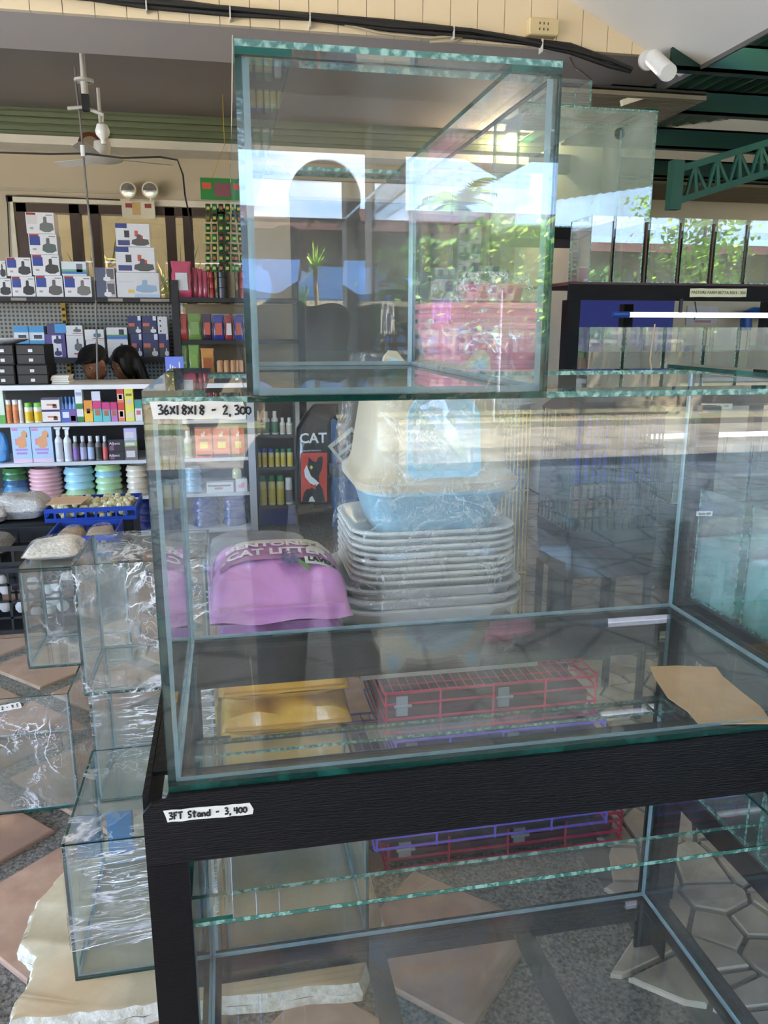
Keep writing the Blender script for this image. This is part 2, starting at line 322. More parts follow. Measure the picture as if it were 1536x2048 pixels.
# ---- right-hand yard: flagstones cut by a jittered Voronoi
g2 = MB(); g2.box(.93, 9, -1.4, 9, -.10, -.012); yard = struct('floor', g2, ground_mat((70, 67, 62), (120, 115, 106), 3, .5, None, 5))
FLAG = [ground_mat((186, 170, 148), (212, 198, 178), 16, .3, (168, 148, 128)), ground_mat((176, 160, 138), (204, 188, 166), 16, .3, (188, 166, 146)), ground_mat((192, 176, 156), (216, 202, 184), 16, .3, (172, 156, 142))]
def voronoi(x0, x1, y0, y1, d, seed):
    rnd = random.Random(seed); P = []
    nx, ny = int((x1-x0)/d)+3, int((y1-y0)/d)+3
    for j in range(ny):
        for i in range(nx): P.append((x0+(i-1+rnd.uniform(-.12, 1.12)+(j % 2)*.5)*d, y0+(j-1+rnd.uniform(-.05, 1.05))*d))
    cells = []
    for (px, py) in P:
        if not (x0 < px < x1 and y0 < py < y1): continue
        poly = [(px-d*2, py-d*2), (px+d*2, py-d*2), (px+d*2, py+d*2), (px-d*2, py+d*2)]
        for (qx, qy) in P:
            if (qx, qy) == (px, py) or abs(qx-px) > 3*d or abs(qy-py) > 3*d: continue
            nx_, ny_ = qx-px, qy-py; ln = math.hypot(nx_, ny_); nx_, ny_ = nx_/ln, ny_/ln; c = ln/2-.006
            res = []
            for k in range(len(poly)):
                a, b = poly[k], poly[(k+1) % len(poly)]
                da = (a[0]-px)*nx_+(a[1]-py)*ny_-c; db = (b[0]-px)*nx_+(b[1]-py)*ny_-c
                if da <= 0: res.append(a)
                if da*db < 0: t = da/(da-db); res.append((a[0]+(b[0]-a[0])*t, a[1]+(b[1]-a[1])*t))
            poly = res
            if len(poly) < 3: break
        if len(poly) >= 3: cells.append(((px, py), poly))
    return cells
for (px, py), poly in voronoi(.95, 2.4, .12, 1.9, .108, 3):
    mb = MB(); n = len(poly); cx = sum(p[0] for p in poly)/n; cyy = sum(p[1] for p in poly)/n; tz = random.uniform(-.002, .003)
    mb.ring([[(x, y, -.012) for x, y in poly], [(x, y, -.003+tz) for x, y in poly], [(cx+(x-cx)*.93, cyy+(y-cyy)*.93, tz) for x, y in poly]])
    link('flagstone', mb, FLAG[random.randrange(3)], yard)
# ---- forecourt, road and far kerb behind the camera
g3 = MB(); g3.box(-14, 14, -6.2, -1.4, -.10, -.004); struct('ground', g3, ground_mat((176, 164, 146), (208, 196, 176), 5, .4, (164, 152, 136), 3.2))
g4 = MB(); g4.box(-30, 30, -9.2, -6.2, -.12, -.02); struct('ground', g4, ground_mat((48, 46, 43), (68, 65, 60), 3, .3, (82, 77, 70)))
g5 = MB(); g5.box(-30, 30, -32, -9.2, -.12, .06); struct('ground', g5, ground_mat((70, 62, 50), (90, 80, 64), 6, .3, (66, 74, 44)))

# ---- concrete slab with a chipped edge under the left stacks and the stand's back
pts = [(p.x, p.y) for p in (atz(px, py, .035) for px, py in ((17, 2048), (20, 2017), (43, 1990), (60, 1950), (63, 1923), (37, 1890), (43, 1873), (55, 1837), (72, 1803), (110, 1760), (128, 1737)))]+[(-.30, .98), (-.1, 1.24), (.36, 1.22), (.38, .60)]+[(p.x, p.y) for p in (atz(px, py, .035) for px, py in ((725, 1972), (457, 2000), (310, 2016), (150, 2036)))]
ring = []
for i, p in enumerate(pts):
    q = pts[(i+1) % len(pts)]
    for k in range(7):
        t = k/7; nzv = random.uniform(-.004, .004); ring.append((p[0]+(q[0]-p[0])*t+nzv, p[1]+(q[1]-p[1])*t+nzv))
sb = MB(); cxs, cys = -.02, .78
sb.ring([[(x, y, 0) for x, y in ring], [(x+random.uniform(-.002, .002), y+random.uniform(-.002, .002), .02) for x, y in ring]], 1, (True, False))
sb.ring([[(x, y, .02) for x, y in ring], [(cxs+(x-cxs)*.982, cys+(y-cys)*.978, .038) for x, y in ring]], 1, (False, False))
sb.ring([[(cxs+(x-cxs)*.982, cys+(y-cys)*.978, .038) for x, y in ring], [(cxs+(x-cxs)*.97, cys+(y-cys)*.965, .042) for x, y in ring]], 0, (False, True))
single('concrete_slab', sb, [ground_mat((160, 142, 110), (192, 174, 140), 9, .3, (176, 140, 96)), ground_mat((186, 174, 148), (216, 208, 190), 60, .8)],
       'weathered concrete slab with chipped white edge lying on the tiled floor', 'slab', smooth=50)

# ---- shop shell
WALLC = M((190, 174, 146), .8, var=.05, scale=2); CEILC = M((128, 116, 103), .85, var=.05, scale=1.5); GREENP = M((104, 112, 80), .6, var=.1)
wb = MB()
wx0, wx1, wz0, wz1 = -1.39, .12, 1.25, 2.19; WY = 5.72
wb.box(-5, wx0, WY, WY+.15, 0, 2.85); wb.box(wx1, .62, WY, WY+.15, 0, 2.85); wb.box(.62, 2.6, WY, WY+.15, 2.3, 2.85); wb.box(wx0, wx1, WY, WY+.15, 0, wz0); wb.box(wx0, wx1, WY, WY+.15, wz1, 2.85)
struct('wall_back', wb, WALLC)
rb = MB(); rb.box(.5, .62, WY+.15, 8.0, 0, 2.6); rb.box(2.6, 2.7, WY, 8.0, 0, 2.6); rb.box(.5, 2.7, 8.0, 8.1, 0, 2.6); rb.box(.5, 2.7, WY+.15, 8.1, 2.6, 2.7)  # unseen dark back room, added so reflections show in the tall tank
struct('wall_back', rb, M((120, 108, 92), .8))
struct('wall_left', MB().box(-5.1, -5, 3.0, 6.2, 0, 2.85), WALLC)
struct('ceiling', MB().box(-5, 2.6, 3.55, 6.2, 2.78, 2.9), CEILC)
# header beam over the shop opening: board-clad fascia in front, plain soffit below
hb = MB(); hb.box(-5, 2.45, 3.08, 3.6, 2.605, 2.78)
header = struct('trim_1', hb, [M((188, 176, 164), .85, var=.05, scale=2)])
GROOVE = M((236, 216, 180), .7, var=.05, scale=3)
x = -3.0
slope = .46
def soff(x): return 2.52+slope*(2.35-x)
while x < 2.34:
    x1 = min(x+.13, 2.36); mb = MB()
    mb.xz([(x+.0015, 2.595), (x1-.0015, 2.595), (x1-.0015, max(2.60, soff(x1)+.02)), (x+.0015, max(2.60, soff(x)+.02))], 3.05, 3.08)
    link('board', mb, GROOVE, header); x = x1
# sloping canopy ceiling over the photographer: plane falling to the right, coming forward to the front beam
def slab_xz(xa, za, xb, zb, y0, y1, t): 
    mb = MB(); mb.ring([[(xa, y0, za), (xb, y0, zb), (xb, y0, zb+t), (xa, y0, za+t)], [(xa, y1, za), (xb, y1, zb), (xb, y1, zb+t), (xa, y1, za+t)]]); return mb
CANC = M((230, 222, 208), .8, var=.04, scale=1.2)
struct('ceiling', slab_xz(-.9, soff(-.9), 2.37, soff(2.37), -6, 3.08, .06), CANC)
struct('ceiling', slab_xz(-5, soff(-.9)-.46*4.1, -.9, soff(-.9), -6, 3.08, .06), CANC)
struct('trim_2', slab_xz(2.35, 2.50, 2.40, 2.52, -6, 3.3, .05), M((96, 92, 86), .6))
fb = MB(); fb.box(-5, 3.4, -6, -4.9, 2.65, 2.78); fb.xz([(-5, 2.7), (2.4, 2.7), (2.4, 2.8), (-.9, soff(-.9)+.06), (-5, 2.8)], -6.05, -5.98)
struct('trim_3', fb, M((170, 160, 148), .85))
pc = MB(); pc.box(1.12, 1.36, -5.3, -5.02, 0, 2.65); pc.box(1.09, 1.39, -5.33, -4.99, 0, .25)
struct('column', pc, M((196, 186, 168), .8))
pc = MB(); pc.box(-3.1, -2.86, -5.3, -5.02, 0, 2.65); struct('column', pc, M((196, 186, 168), .8))
# green moulded beam before the back wall
gb = MB(); gb.box(-5, 2.6, 5.45, 5.72, 2.60, 2.78, 0)
for k, (zz, dy) in enumerate(((2.72, .03), (2.68, .015), (2.63, .03))): gb.box(-5, 2.6, 5.45-dy, 5.46, zz, zz+.03, 0)
gb.box(-5, 2.6, 5.42, 5.72, 2.545, 2.60, 1)
struct('trim_4', gb, [GREENP, M((224, 214, 192), .7)])
# window in the back wall with brown frame, panes and a garden behind
wn = thing('window_1', 'brown framed window in the back wall behind the pump boxes', 'window', (0, WY, wz0)); wn['kind'] = 'structure'
del wn['category']
BROWN = M((72, 52, 36), .5)
fr = MB(); fr.box(wx0, wx1, WY-.02, WY+.1, wz1-.06, wz1); fr.box(wx0, wx1, WY-.02, WY+.1, wz0, wz0+.05)
for q in (wx0, -1.02, -.88, -.33, -.2, wx1-.06): fr.box(q, q+.07, WY-.02, WY+.1, wz0, wz1)
link('window_frame', fr, BROWN, wn)
for a, b in ((-1.32, -1.02), (-.95, -.88), (-.81, -.33), (-.26, -.20), (-.13, .06)): link('pane', MB().box(a, b, WY+.04, WY+.046, wz0, wz1), GLASS_BRONZE, wn)
tr = MB(); tr.box(wx0-.06, wx0-.015, WY-.03, WY, wz0, wz1+.05); tr.box(wx0-.06, wx1+.1, WY-.03, WY, wz1+.005, wz1+.05); link('trim', tr, M((222, 210, 184), .7), wn)
struct('trim_5', MB().box(-5, wx0+.75, WY-.015, WY, 2.275, 2.29), M((180, 166, 140), .7))
struct('wall_back', MB().box(-4, 3, 8.4, 8.5, 0, 3.2), M((150, 132, 96), .8))   # sunlit garden wall behind the window

# ---- right side: cream wall, dark green roof steel, corrugated sheet, louvres
struct('wall_right', MB().box(8.2, 8.35, -6, 5.6, 0, 3.4), CREAM)  # unseen boundary wall, added to block side sky
struct('wall_right', MB().box(2.6, 13, 5.6, 5.75, 0, 4.6), M((226, 212, 190), .8, var=.04, scale=1.5))
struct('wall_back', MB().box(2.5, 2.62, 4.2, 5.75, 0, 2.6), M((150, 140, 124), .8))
GREEN = M((28, 84, 66), .45, var=.12); GREEND = M((16, 58, 48), .5, var=.12)
co = MB(); n = 200; top = []
for i in range(n+1):
    xx = 2.36+i*.05; zz = 2.70+(xx-2.36)*.16+.014*math.sin(i*math.pi/1.5); top.append((xx, zz))
for i in range(n):
    (xa, za), (xb, zb) = top[i], top[i+1]; co.ring([[(xa, -6, za), (xb, -6, zb), (xb, -6, zb+.004), (xa, -6, za+.004)], [(xa, 6, za), (xb, 6, zb), (xb, 6, zb+.004), (xa, 6, za+.004)]])
roof = struct('roof', co, M((26, 92, 76), .5, var=.12))  # sheet stretched out of view, right and forward, to shade the yard
for k, (yy, z0) in enumerate(((2.9, 2.50), (3.5, 2.47), (4.1, 2.42), (4.7, 2.36))):
    mb = MB(); mb.box(2.2, 12, yy, yy+.02, z0, z0+.12); mb.box(2.2, 12, yy, yy+.07, z0, z0+.012); mb.box(2.2, 12, yy, yy+.07, z0+.108, z0+.12); link('purlin', mb, GREEND, roof)
for (ya, yb, xa, xb, z0, nm) in ((3.15, 3.95, 1.75, 2.55, 2.44, 26), (4.85, 5.55, 2.65, 5.5, 2.34, 22)):
    lv = struct('trim_6' if ya < 4 else 'trim_7', MB().box(xa, xb, ya, yb, z0+.03, z0+.04), M((50, 44, 36), .8))
    for i in range(nm):
        yy = ya+(yb-ya)*i/nm; link('slat', MB().box(xa, xb, yy, yy+(yb-ya)/nm*.62, z0, z0+.02), M((128, 116, 92), .7), lv)
# green lattice truss
tw = thing('roof_truss', 'green painted steel lattice truss fixed to the cream wall', 'truss', (2.66, 3.6, 2.0))
pa, pb = at(1352, 340, 3.6), at(1536, 285, 3.6); pcx, pd = at(1356, 402, 3.6), at(1536, 345, 3.6)
def rail(a, b, ext=1.5):
    d = (b-a); b = b+d*ext; return MB().tube([a, b], .026, 4)
link('chord', rail(pa, pb), GREEN, tw); link('chord', rail(pcx, pd), GREEN, tw)
link('end_plate', MB().box(pa.x-.035, pa.x+.035, 3.57, 3.63, pcx.z-.05, pa.z+.05), GREEN, tw)
da, dc = (pb-pa), (pd-pcx)
for i in range(10):
    t0, t1 = i*.24+.08, i*.24+.20
    link('brace', MB().cyl(pcx+dc*t0, pa+da*t1, .013, n=6), GREEN, tw); link('brace', MB().cyl(pa+da*t1, pcx+dc*(t1), .016, n=6), GREEN, tw) ; link('brace', MB().cyl(pa+da*t1, pcx+dc*(t0+.24), .013, n=6), GREEN, tw)

# ================================================================== GLASS TANKS
PF = [0, 0, 0, 0, 0, 0]
def pane_f(p, nm, x0, x1, y0, y1, z0, z1, axis, g=None, e=None):
    m = {'x': [0, 0, 1, 1, 1, 1], 'y': [1, 1, 0, 0, 1, 1], 'z': [1, 1, 1, 1, 0, 0]}[axis]
    return link(nm, MB().box(x0, x1, y0, y1, z0, z1, m), [g or GLASS, e or EDGE], p)
def tank(label, x0, y0, z0, w_, d, h, t=.006, g=None, e=None, bead=.006, group=None, silicone=True, name='glass_tank', hole=None):
    k = thing(name, label, 'glass tank', (x0, y0, z0), group); x1, y1, z1 = x0+w_, y0+d, z0+h; q = .0004
    pane_f(k, 'bottom_pane', x0, x1, y0, y1, z0, z0+t, 'z', g, e)
    if hole:
        hx, hz, hr = hole; mb = MB(); n = 32; rings = []
        def sq(a):
            c, s = math.cos(a), math.sin(a); f_ = min(abs((x1-hx if c > 0 else hx-x0)/c) if abs(c) > 1e-6 else 9, abs((z1-hz if s > 0 else hz-z0-t)/s) if abs(s) > 1e-6 else 9); return hx+c*f_, hz+s*f_
        A = [2*math.pi*i/n for i in range(n)]
        co_ = [math.atan2(zz-hz, xx-hx) % (2*math.pi) for xx in (x0, x1) for zz in (z0+t, z1)]
        A = sorted(A+co_); n = len(A)
        o_ = [sq(a) for a in A]; i_ = [(hx+hr*math.cos(a), hz+hr*math.sin(a)) for a in A]
        mb.ring([[(x, y0, z) for x, z in o_], [(x, y0, z) for x, z in i_], [(x, y0+t, z) for x, z in i_], [(x, y0+t, z) for x, z in o_], [(x, y0, z) for x, z in o_]], [0]*n+[1]*n+[0]*n+[1]*n, (False, False))
        link('front_pane', mb, [g or GLASS, e or EDGE], k)
    else: pane_f(k, 'front_pane', x0, x1, y0, y0+t, z0+t+q, z1, 'y', g, e)
    pane_f(k, 'back_pane', x0, x1, y1-t, y1, z0+t+q, z1, 'y', g, e)
    pane_f(k, 'side_pane', x0, x0+t, y0+t+q, y1-t-q, z0+t+q, z1, 'x', g, e); pane_f(k, 'side_pane', x1-t, x1, y0+t+q, y1-t-q, z0+t+q, z1, 'x', g, e)
    if silicone:
        s = bead; e_ = q
        for sx, X in ((1, x0+t+e_), (-1, x1-t-e_)):
            for sy, Y in ((1, y0+t+e_), (-1, y1-t-e_)):
                mb = MB(); mb.ring([[(X, Y, z), (X+sx*s, Y, z), (X+sx*s*.4, Y+sy*s*.4, z), (X, Y+sy*s, z)] for z in (z0+t+.001, z1-.002)]); link('silicone_seam', mb, SIL, k)
        Z = z0+t+.0006
        for sy, Y in ((1, y0+t+e_), (-1, y1-t-e_)):
            mb = MB(); mb.ring([[(x, Y, Z), (x, Y+sy*s, Z), (x, Y+sy*s*.4, Z+s*.4), (x, Y, Z+s)] for x in (x0+t+.001, x1-t-.001)]); link('silicone_seam', mb, SIL, k)
        for sx, X in ((1, x0+t+e_), (-1, x1-t-e_)):
            mb = MB(); mb.ring([[(X, y, Z), (X+sx*s, y, Z), (X+sx*s*.4, y, Z+s*.4), (X, y, Z+s)] for y in (y0+t+.001, y1-t-.001)]); link('silicone_seam', mb, SIL, k)
    return k
def braces(k, x0, y0, z1, w_, d, t, bw, ends_on_top=True, long='x'):
    """two layers of glass strips on the rim"""
    a, b = .0004, .0008
    if long == 'x':
        for Y in (y0, y0+d-bw): pane_f(k, 'rim_brace', x0, x0+w_, Y, Y+bw, z1+a, z1+t, 'z', None, EDGE_PALE)
        for X in (x0, x0+w_-bw): pane_f(k, 'end_brace', X, X+bw*1.2 if X == x0 else X+bw, y0, y0+d, z1+t+a, z1+2*t, 'z', None, EDGE)
    else:
        for X in (x0, x0+w_-bw): pane_f(k, 'rim_brace', X, X+bw, y0, y0+d, z1+a, z1+t, 'z', None, EDGE)
        for Y in (y0, y0+d-bw): pane_f(k, 'end_brace', x0, x0+w_, Y, Y+bw, z1+t+a, z1+2*t, 'z', None, EDGE_PALE)
def wrap(k, x0, y0, z0, w_, d, h, mat=None, off=.004, amp=.006, n=12, seed=1, faces='flrt'):
    """cling film pulled round a tank: a shell with creased faces"""
    mb = MB()
    def grid(o_, u, v, nrm, nu, nv):
        vs = []
        for j in range(nv+1):
            for i in range(nu+1):
                a, b = i/nu, j/nv; p = Vector(o_)+Vector(u)*a+Vector(v)*b
                e = (4*a*(1-a))**.5*(4*b*(1-b))**.5
                vs.append(tuple(p+Vector(nrm)*(off+amp*e*(noise.noise(p*22+Vector((seed, 0, 0)))))))
        mb.add(vs, [(j*(nu+1)+i, j*(nu+1)+i+1, (j+1)*(nu+1)+i+1, (j+1)*(nu+1)+i) for j in range(nv) for i in range(nu)])
    X1, Y1, Z1 = x0+w_, y0+d, z0+h
    if 'f' in faces: grid((x0, y0, z0), (w_, 0, 0), (0, 0, h), (0, -1, 0), n, n)
    if 'l' in faces: grid((x0, y0, z0), (0, d, 0), (0, 0, h), (-1, 0, 0), n, n)
    if 'r' in faces: grid((X1, y0, z0), (0, d, 0), (0, 0, h), (1, 0, 0), n, n)
    if 't' in faces: grid((x0, y0, Z1), (w_, 0, 0), (0, d, 0), (0, 0, 1), n, n)
    if 'b' in faces: grid((x0, Y1, z0), (w_, 0, 0), (0, 0, h), (0, 1, 0), n, n)
    return link('plastic_wrap', mb, mat or FILM, k, True)
SZ = .78
big = tank('large clear glass tank on top of the black stand, with a price tape', 0, 0, SZ+.0005, .914, .457, .451, .008, bead=.005)
braces(big, 0, 0, SZ+.4515, .914, .457, .007, .052)
low = tank('large empty glass tank on the lower shelf inside the black stand', 0.006, 0.004, .142, .902, .447, .447, .008, bead=.005)
braces(low, 0.006, .004, .589, .902, .447, .006, .05)
BX, BY, BZ, BW, BD, BH = .1055, -.082, 1.2395, .304, .60, .302
top = tank('tall narrow glass tank set lengthwise on top of the large tank, mirroring the street', BX, BY, BZ, BW, BD, BH, .006, GLASS_B, EDGE, .006)
braces(top, BX, BY, BZ+BH, BW, BD, .006, .05, long='y')
# stacked tanks at the left, film wrapped
t5 = tank('film wrapped glass tank at the bottom front of the left stack on the slab', -.26, .55, .0425, .285, .355, .305, .005, GLASS_C, bead=.004)
wrap(t5, -.26, .55, .115, .285, .355, .235, FILM_S, seed=2, amp=.008)
t4 = tank('glass tank on the blue bench under the topmost tank of the left stack', -.262, .935, .1905, .285, .26, .297, .005, GLASS_C, bead=.004)
wrap(t4, -.262, .935, .30, .285, .26, .178, FILM_S, seed=3, faces="flr")
t2 = tank('film wrapped glass tank topmost of the left stack', -.265, .90, .4885, .288, .27, .31, .005, GLASS_C, bead=.004)
wrap(t2, -.265, .90, .4885, .288, .27, .312, FILM, seed=4)
t3 = tank('film wrapped glass tank with a small price tape beside the left stack', -.80, 1.23, 0.0005, .43, .45, .343, .005, GLASS_C, bead=.004)
wrap(t3, -.80, 1.23, .012, .43, .45, .330, FILM, seed=5, amp=.009, faces="flr")
t1 = tank('film wrapped glass tank standing on the price taped one near the black crates', -.51, 1.40, .3505, .29, .24, .29, .005, GLASS_C, bead=.004)
wrap(t1, -.51, 1.40, .352, .29, .24, .29, FILM_L, seed=6)
pane_f(t1, 'lid', -.51, -.22, 1.40, 1.64, .6475, .6515, 'z', GLASS_C, EDGE)
tD = tank('small bare glass tank on the slab behind the stand', .035, .565, .0425, .30, .335, .305, .005, GLASS_C, bead=.004)
GLASS_D = glass(tint=(.88, .93, .88), dust=.14, smear=.34, dusty=(.62, .64, .56))
tC = tank('greenish glass tank with a round drilled hole high on the back rack', 1.235, 2.30, 1.7005, .585, .30, .445, .006, GLASS_D, EDGE_PALE, hole=(1.66, 2.06, .022))
braces(tC, 1.235, 2.30, 2.1455, .585, .30, .006, .05)
tE = tank('small glass tank stacked on the drilled tank under the louvres', 1.36, 2.34, 2.1585, .19, .16, .10, .005, GLASS_C, EDGE_PALE, silicone=False)
# betta tanks on the back rack
WATER = glass((.52, .58, .40), .10, .24, (.42, .44, .28), 1.33); WATER_T = glass((.66, .96, .93), .20, .42, (.40, .92, .88), 1.33); DIV = M((92, 70, 52), .7); FISHB = M((24, 26, 92), .35, 0, .3, 60); FISHR = M((150, 30, 50), .35, 0, .3, 60)  # light glowing through the teal water is put into its body colour
BACKCARD = M((176, 164, 112), .8, var=.1, scale=5); BACKCARD2 = M((86, 92, 78), .8, var=.15)
GLC = glass((.985, .995, .985), .05, .10)
def betta_fish(p, s, label, mat, face=1):
    f = MB(Matrix.Translation(p) @ Matrix.Rotation(R(-38)*face, 4, 'Y') @ Matrix.Scale(s, 4))
    k = thing('betta_fish', label, 'fish', tuple(p)); k['group'] = 'betta fish in the rack tanks'
    rings = []
    for i in range(9):
        t_ = i/8; rr_ = .17*math.sin(math.pi*(t_*.86+.08))**.8; rings.append([(-.5+t_, rr_*.5*math.cos(a), rr_*math.sin(a)) for a in [2*math.pi*j/8 for j in range(8)]])
    f.ring(rings); link('body', f, mat, k, True)
    def fin(nm, pts):
        mb = MB(f.xf); mb.ring([[(x, -.01, z) for x, z in pts], [(x, .01, z) for x, z in pts]]); link(nm, mb, mat, k)
    fin('tail_fin', [(.4, 0), (.62, .28), (.95, .34), (1.1, .05), (1.0, -.35), (.65, -.3)]); fin('dorsal_fin', [(-.05, .14), (.1, .42), (.4, .45), (.35, .1)]); fin('belly_fin', [(-.15, -.14), (.1, -.5), (.5, -.55), (.38, -.08)])
    return k
def betta(x0, y0, z0, w_, d, h, label, wl=.72, water=None, group='betta tanks on the back rack', card=BACKCARD):
    k = thing('betta_tank', label, 'glass tank', (x0, y0, z0), group); t = .003; x1, y1, z1 = x0+w_, y0+d, z0+h
    pane_f(k, 'bottom_pane', x0, x1, y0, y1, z0, z0+t, 'z', GLC, EDGE_PALE); pane_f(k, 'front_pane', x0, x1, y0, y0+t, z0+t, z1, 'y', GLC, EDGE_PALE)
    pane_f(k, 'back_pane', x0, x1, y1-t, y1, z0+t, z1, 'y', GLC, EDGE_PALE)
    pane_f(k, 'side_pane', x0, x0+t, y0+t, y1-t, z0+t, z1, 'x', GLC, EDGE_PALE); pane_f(k, 'side_pane', x1-t, x1, y0+t, y1-t, z0+t, z1, 'x', GLC, EDGE_PALE)
    link('water', MB().box(x0+t+.0005, x1-t-.0005, y0+t+.0005, y1-t-.0005, z0+t+.0005, z0+h*wl), water or WATER, k)
    if card: link('back_card', MB().box(x0+.004, x1-.004, y1+.002, y1+.004, z0, z0+h*.7), card, k)
    return k
xs = [(1178, 1222), (1226, 1282), (1294, 1351), (1360, 1415), (1426, 1482), (1490, 1547)]
ordn = ['first', 'second', 'third', 'fourth', 'fifth', 'sixth']
for i, (a, b) in enumerate(xs):
    xa, xb = at(a, 570, 1.76).x, at(b, 570, 1.76).x
    betta(xa, 1.765, 1.4605, xb-xa, .17, .215, 'slim betta tank, %s from the black post, on the top rack shelf' % ordn[i], .70)
    if i: single('divider_card', MB().box(xa-.0125, xa-.0085, 1.765, 1.93, 1.4605, 1.66), DIV, 'brown divider card before the %s betta tank of the top rack shelf' % ordn[i], 'divider', 'divider cards on the top rack shelf')
for px, py, s, j, mt in ((1441, 486, .052, 5, FISHB), (1390, 545, .042, 4, FISHB), (1256, 482, .034, 2, FISHR)):
    p = at(px, py, 1.81); betta_fish(p, s, '%s betta fish in the %s tank of the top rack shelf' % ('dark blue' if mt is FISHB else 'dark red', ordn[j-1]), mt)
x = 1.33
for i in range(7):
    ww = .145 if i % 3 else .125
    betta(x, 1.765, 1.085, ww, .17, .225, 'betta tank, %s from the black post, on the middle rack shelf' % (ordn+['seventh'])[i], .62, None, 'betta tanks on the middle rack shelf', BACKCARD2 if i % 2 else None); x += ww+.012
x = 1.70
for i in range(5):
    betta(x, 1.765, .665, .15, .17, .225, 'betta tank, %s in view, on the low back shelf under the tube lamp' % ordn[i], .7, None, 'betta tanks on the low back shelf', BACKCARD2 if i % 2 else None); x += .16
for px, py in ((1316, 702), (1362, 708)):
    p = at(px, py, 1.80); betta_fish(p, .036, 'small dark betta fish in a middle shelf tank, %s the other' % ('left of' if px < 1340 else 'right of'), FISHB)
# ---- rack carrying the betta tanks
rk = thing('tank_rack', 'black steel tank rack with tube lamps and betta tanks at the right', 'rack', (1.235, 1.75, 0))
for X, Y in ((1.235, 1.75), (2.62, 1.75), (1.235, 2.60), (2.62, 2.60)): link('post', MB().box(X, X+.048, Y, Y+.045, 0, 1.40 if Y < 2 else 1.66), BLACK, rk)
for z in (1.400, 1.03, .61):
    link('beam', MB().box(1.235 if z > 1.3 else 1.285, 2.67, 1.748, 1.756, z, z+.052), BLACK_H, rk); link('shelf_board', MB().box(1.235 if z > 1.3 else 1.285, 2.67, 1.756, 2.15, z+.048, z+.0595 if z > 1.3 else z+.0545), M((70, 36, 30), .6), rk)
link('beam', MB().box(1.235, 2.67, 2.29, 2.64, 1.655, 1.70), BLACK_H, rk)
link('middle_post', MB().box(1.66, 1.70, 2.16, 2.2, 0, 1.40), BLACK, rk)
TUBE = M((226, 226, 250), .4, emit=.35, var=0)
for z, xa, xb, lb in ((1.352, 1.40, 2.5, 'white tube lamp under the top betta shelf'), (.925, 1.50, 2.5, 'white tube lamp under the middle betta shelf')):
    k = thing('tube_lamp', lb, 'lamp', (xa, 1.74, z)); link('tube', MB().cyl((xa+.06, 1.742, z), (xb, 1.742, z), .009), TUBE, k); link('end_cap', MB().cyl((xa, 1.742, z), (xa+.06, 1.742, z), .011), M((20, 60, 130), .4), k)
    for q in (xa+.25, xb-.2): link('bracket', MB().box(q, q+.01, 1.738, 1.7475, z, z+.055 if z > 1 else z+.11), BLK, k)
single('cable', MB().tube([at(1390, 603, 1.74), at(1393, 625, 1.74), at(1388, 640, 1.74)], .0022), BLK, 'thin black lamp cable hanging from the top rack beam', 'cable')
single('airline_tube', MB().tube([at(1310, 648, 1.735)+Vector((0, 0, 0)), at(1304, 690, 1.735), at(1300, 720, 1.735), at(1304, 745, 1.735), at(1304, 800, 1.735)], .0025), M((190, 160, 120), .5), 'beige air hose hanging before the middle betta tanks', 'hose')
def tape(name, label, px0, py0, px1, py1, Y, hgt, mat=PAPER, group=None, tear=.004):
    a, b = at(px0, py0, Y), at(px1, py1, Y); k = thing(name, label, 'price tag', tuple(a)); d = b-a; n = 10; up = Vector((0, 0, hgt))
    pts = []
    bottom = [a+d*(i/n)+Vector((0, 0, random.uniform(-.0006, .0006))) for i in range(n+1)]
    topr = [p+up for p in bottom][::-1]
    bottom[0] = bottom[0]+Vector((tear, 0, 0)); bottom[-1] = bottom[-1]+Vector((tear*.8, 0, 0))
    ring = bottom+[bottom[-1]+Vector((tear*.3, 0, hgt*.4))]+topr+[topr[-1]+Vector((tear*.6, 0, -hgt*.5))]
    link('paper', MB().ring([[(p.x, Y, p.z) for p in ring], [(p.x, Y-.0006, p.z) for p in ring]]), mat, k); return k, a, b
def sl(a, b): return (b.z-a.z)/(b.x-a.x)
# tapes on the front stand and tank
k, a, b = tape('price_tag', 'torn white tape reading 36X18X18 - 2,300 on the large tank', 301, 838, 487, 838, -.0006, .0185, tear=.003)
link('lettering', hand('36x18x18 - 2,300', a.x+.0075, a.z+.0045, .0098, .0060, -.0020, sl(a, b)), INK, k)
k, a, b = tape('price_tag', 'torn white tape reading 3FT Stand - 3,400 on the black stand', 328, 1645, 500, 1629, -.0076, .0155, tear=.004)
link('lettering', hand('3FT Stand - 3,400', a.x+.0055, a.z+.0038, .0086, .0053, -.0089, sl(a, b)), INK, k)
k, a, b = tape('price_tag', 'small white tape on the wrapped tank beside the left stack', -40, 1432, 40, 1416, 1.2120, .018)
link('lettering', hand('18x12-950', a.x+.004, a.z+.006, .009, .0125, 1.2105, sl(a, b)), INK, k)
def printed(label, txt, px0, px1, py, Y, hgt, size, mat=PAPER):
    k, a, b = tape('price_tag', label, px0, py, px1, py, Y, hgt, mat, tear=0); c = (a+b)/2
    link('lettering', text_mb(txt, size, front_at((c.x, Y-.0012, c.z+hgt*.5)), .0003), INK, k)
printed('yellowed paper strip with a betta fish price on the top rack beam', 'PASTURE FARM BETTA FISH - 350', 1379, 1492, 594, 1.7475, .029, .0145, M((206, 198, 160), .8))
printed('small paper strip naming a betta price on the middle rack beam', 'M1 BETTA - 100', 1402, 1464, 818, 1.7475, .020, .0135, M((220, 214, 196), .8))
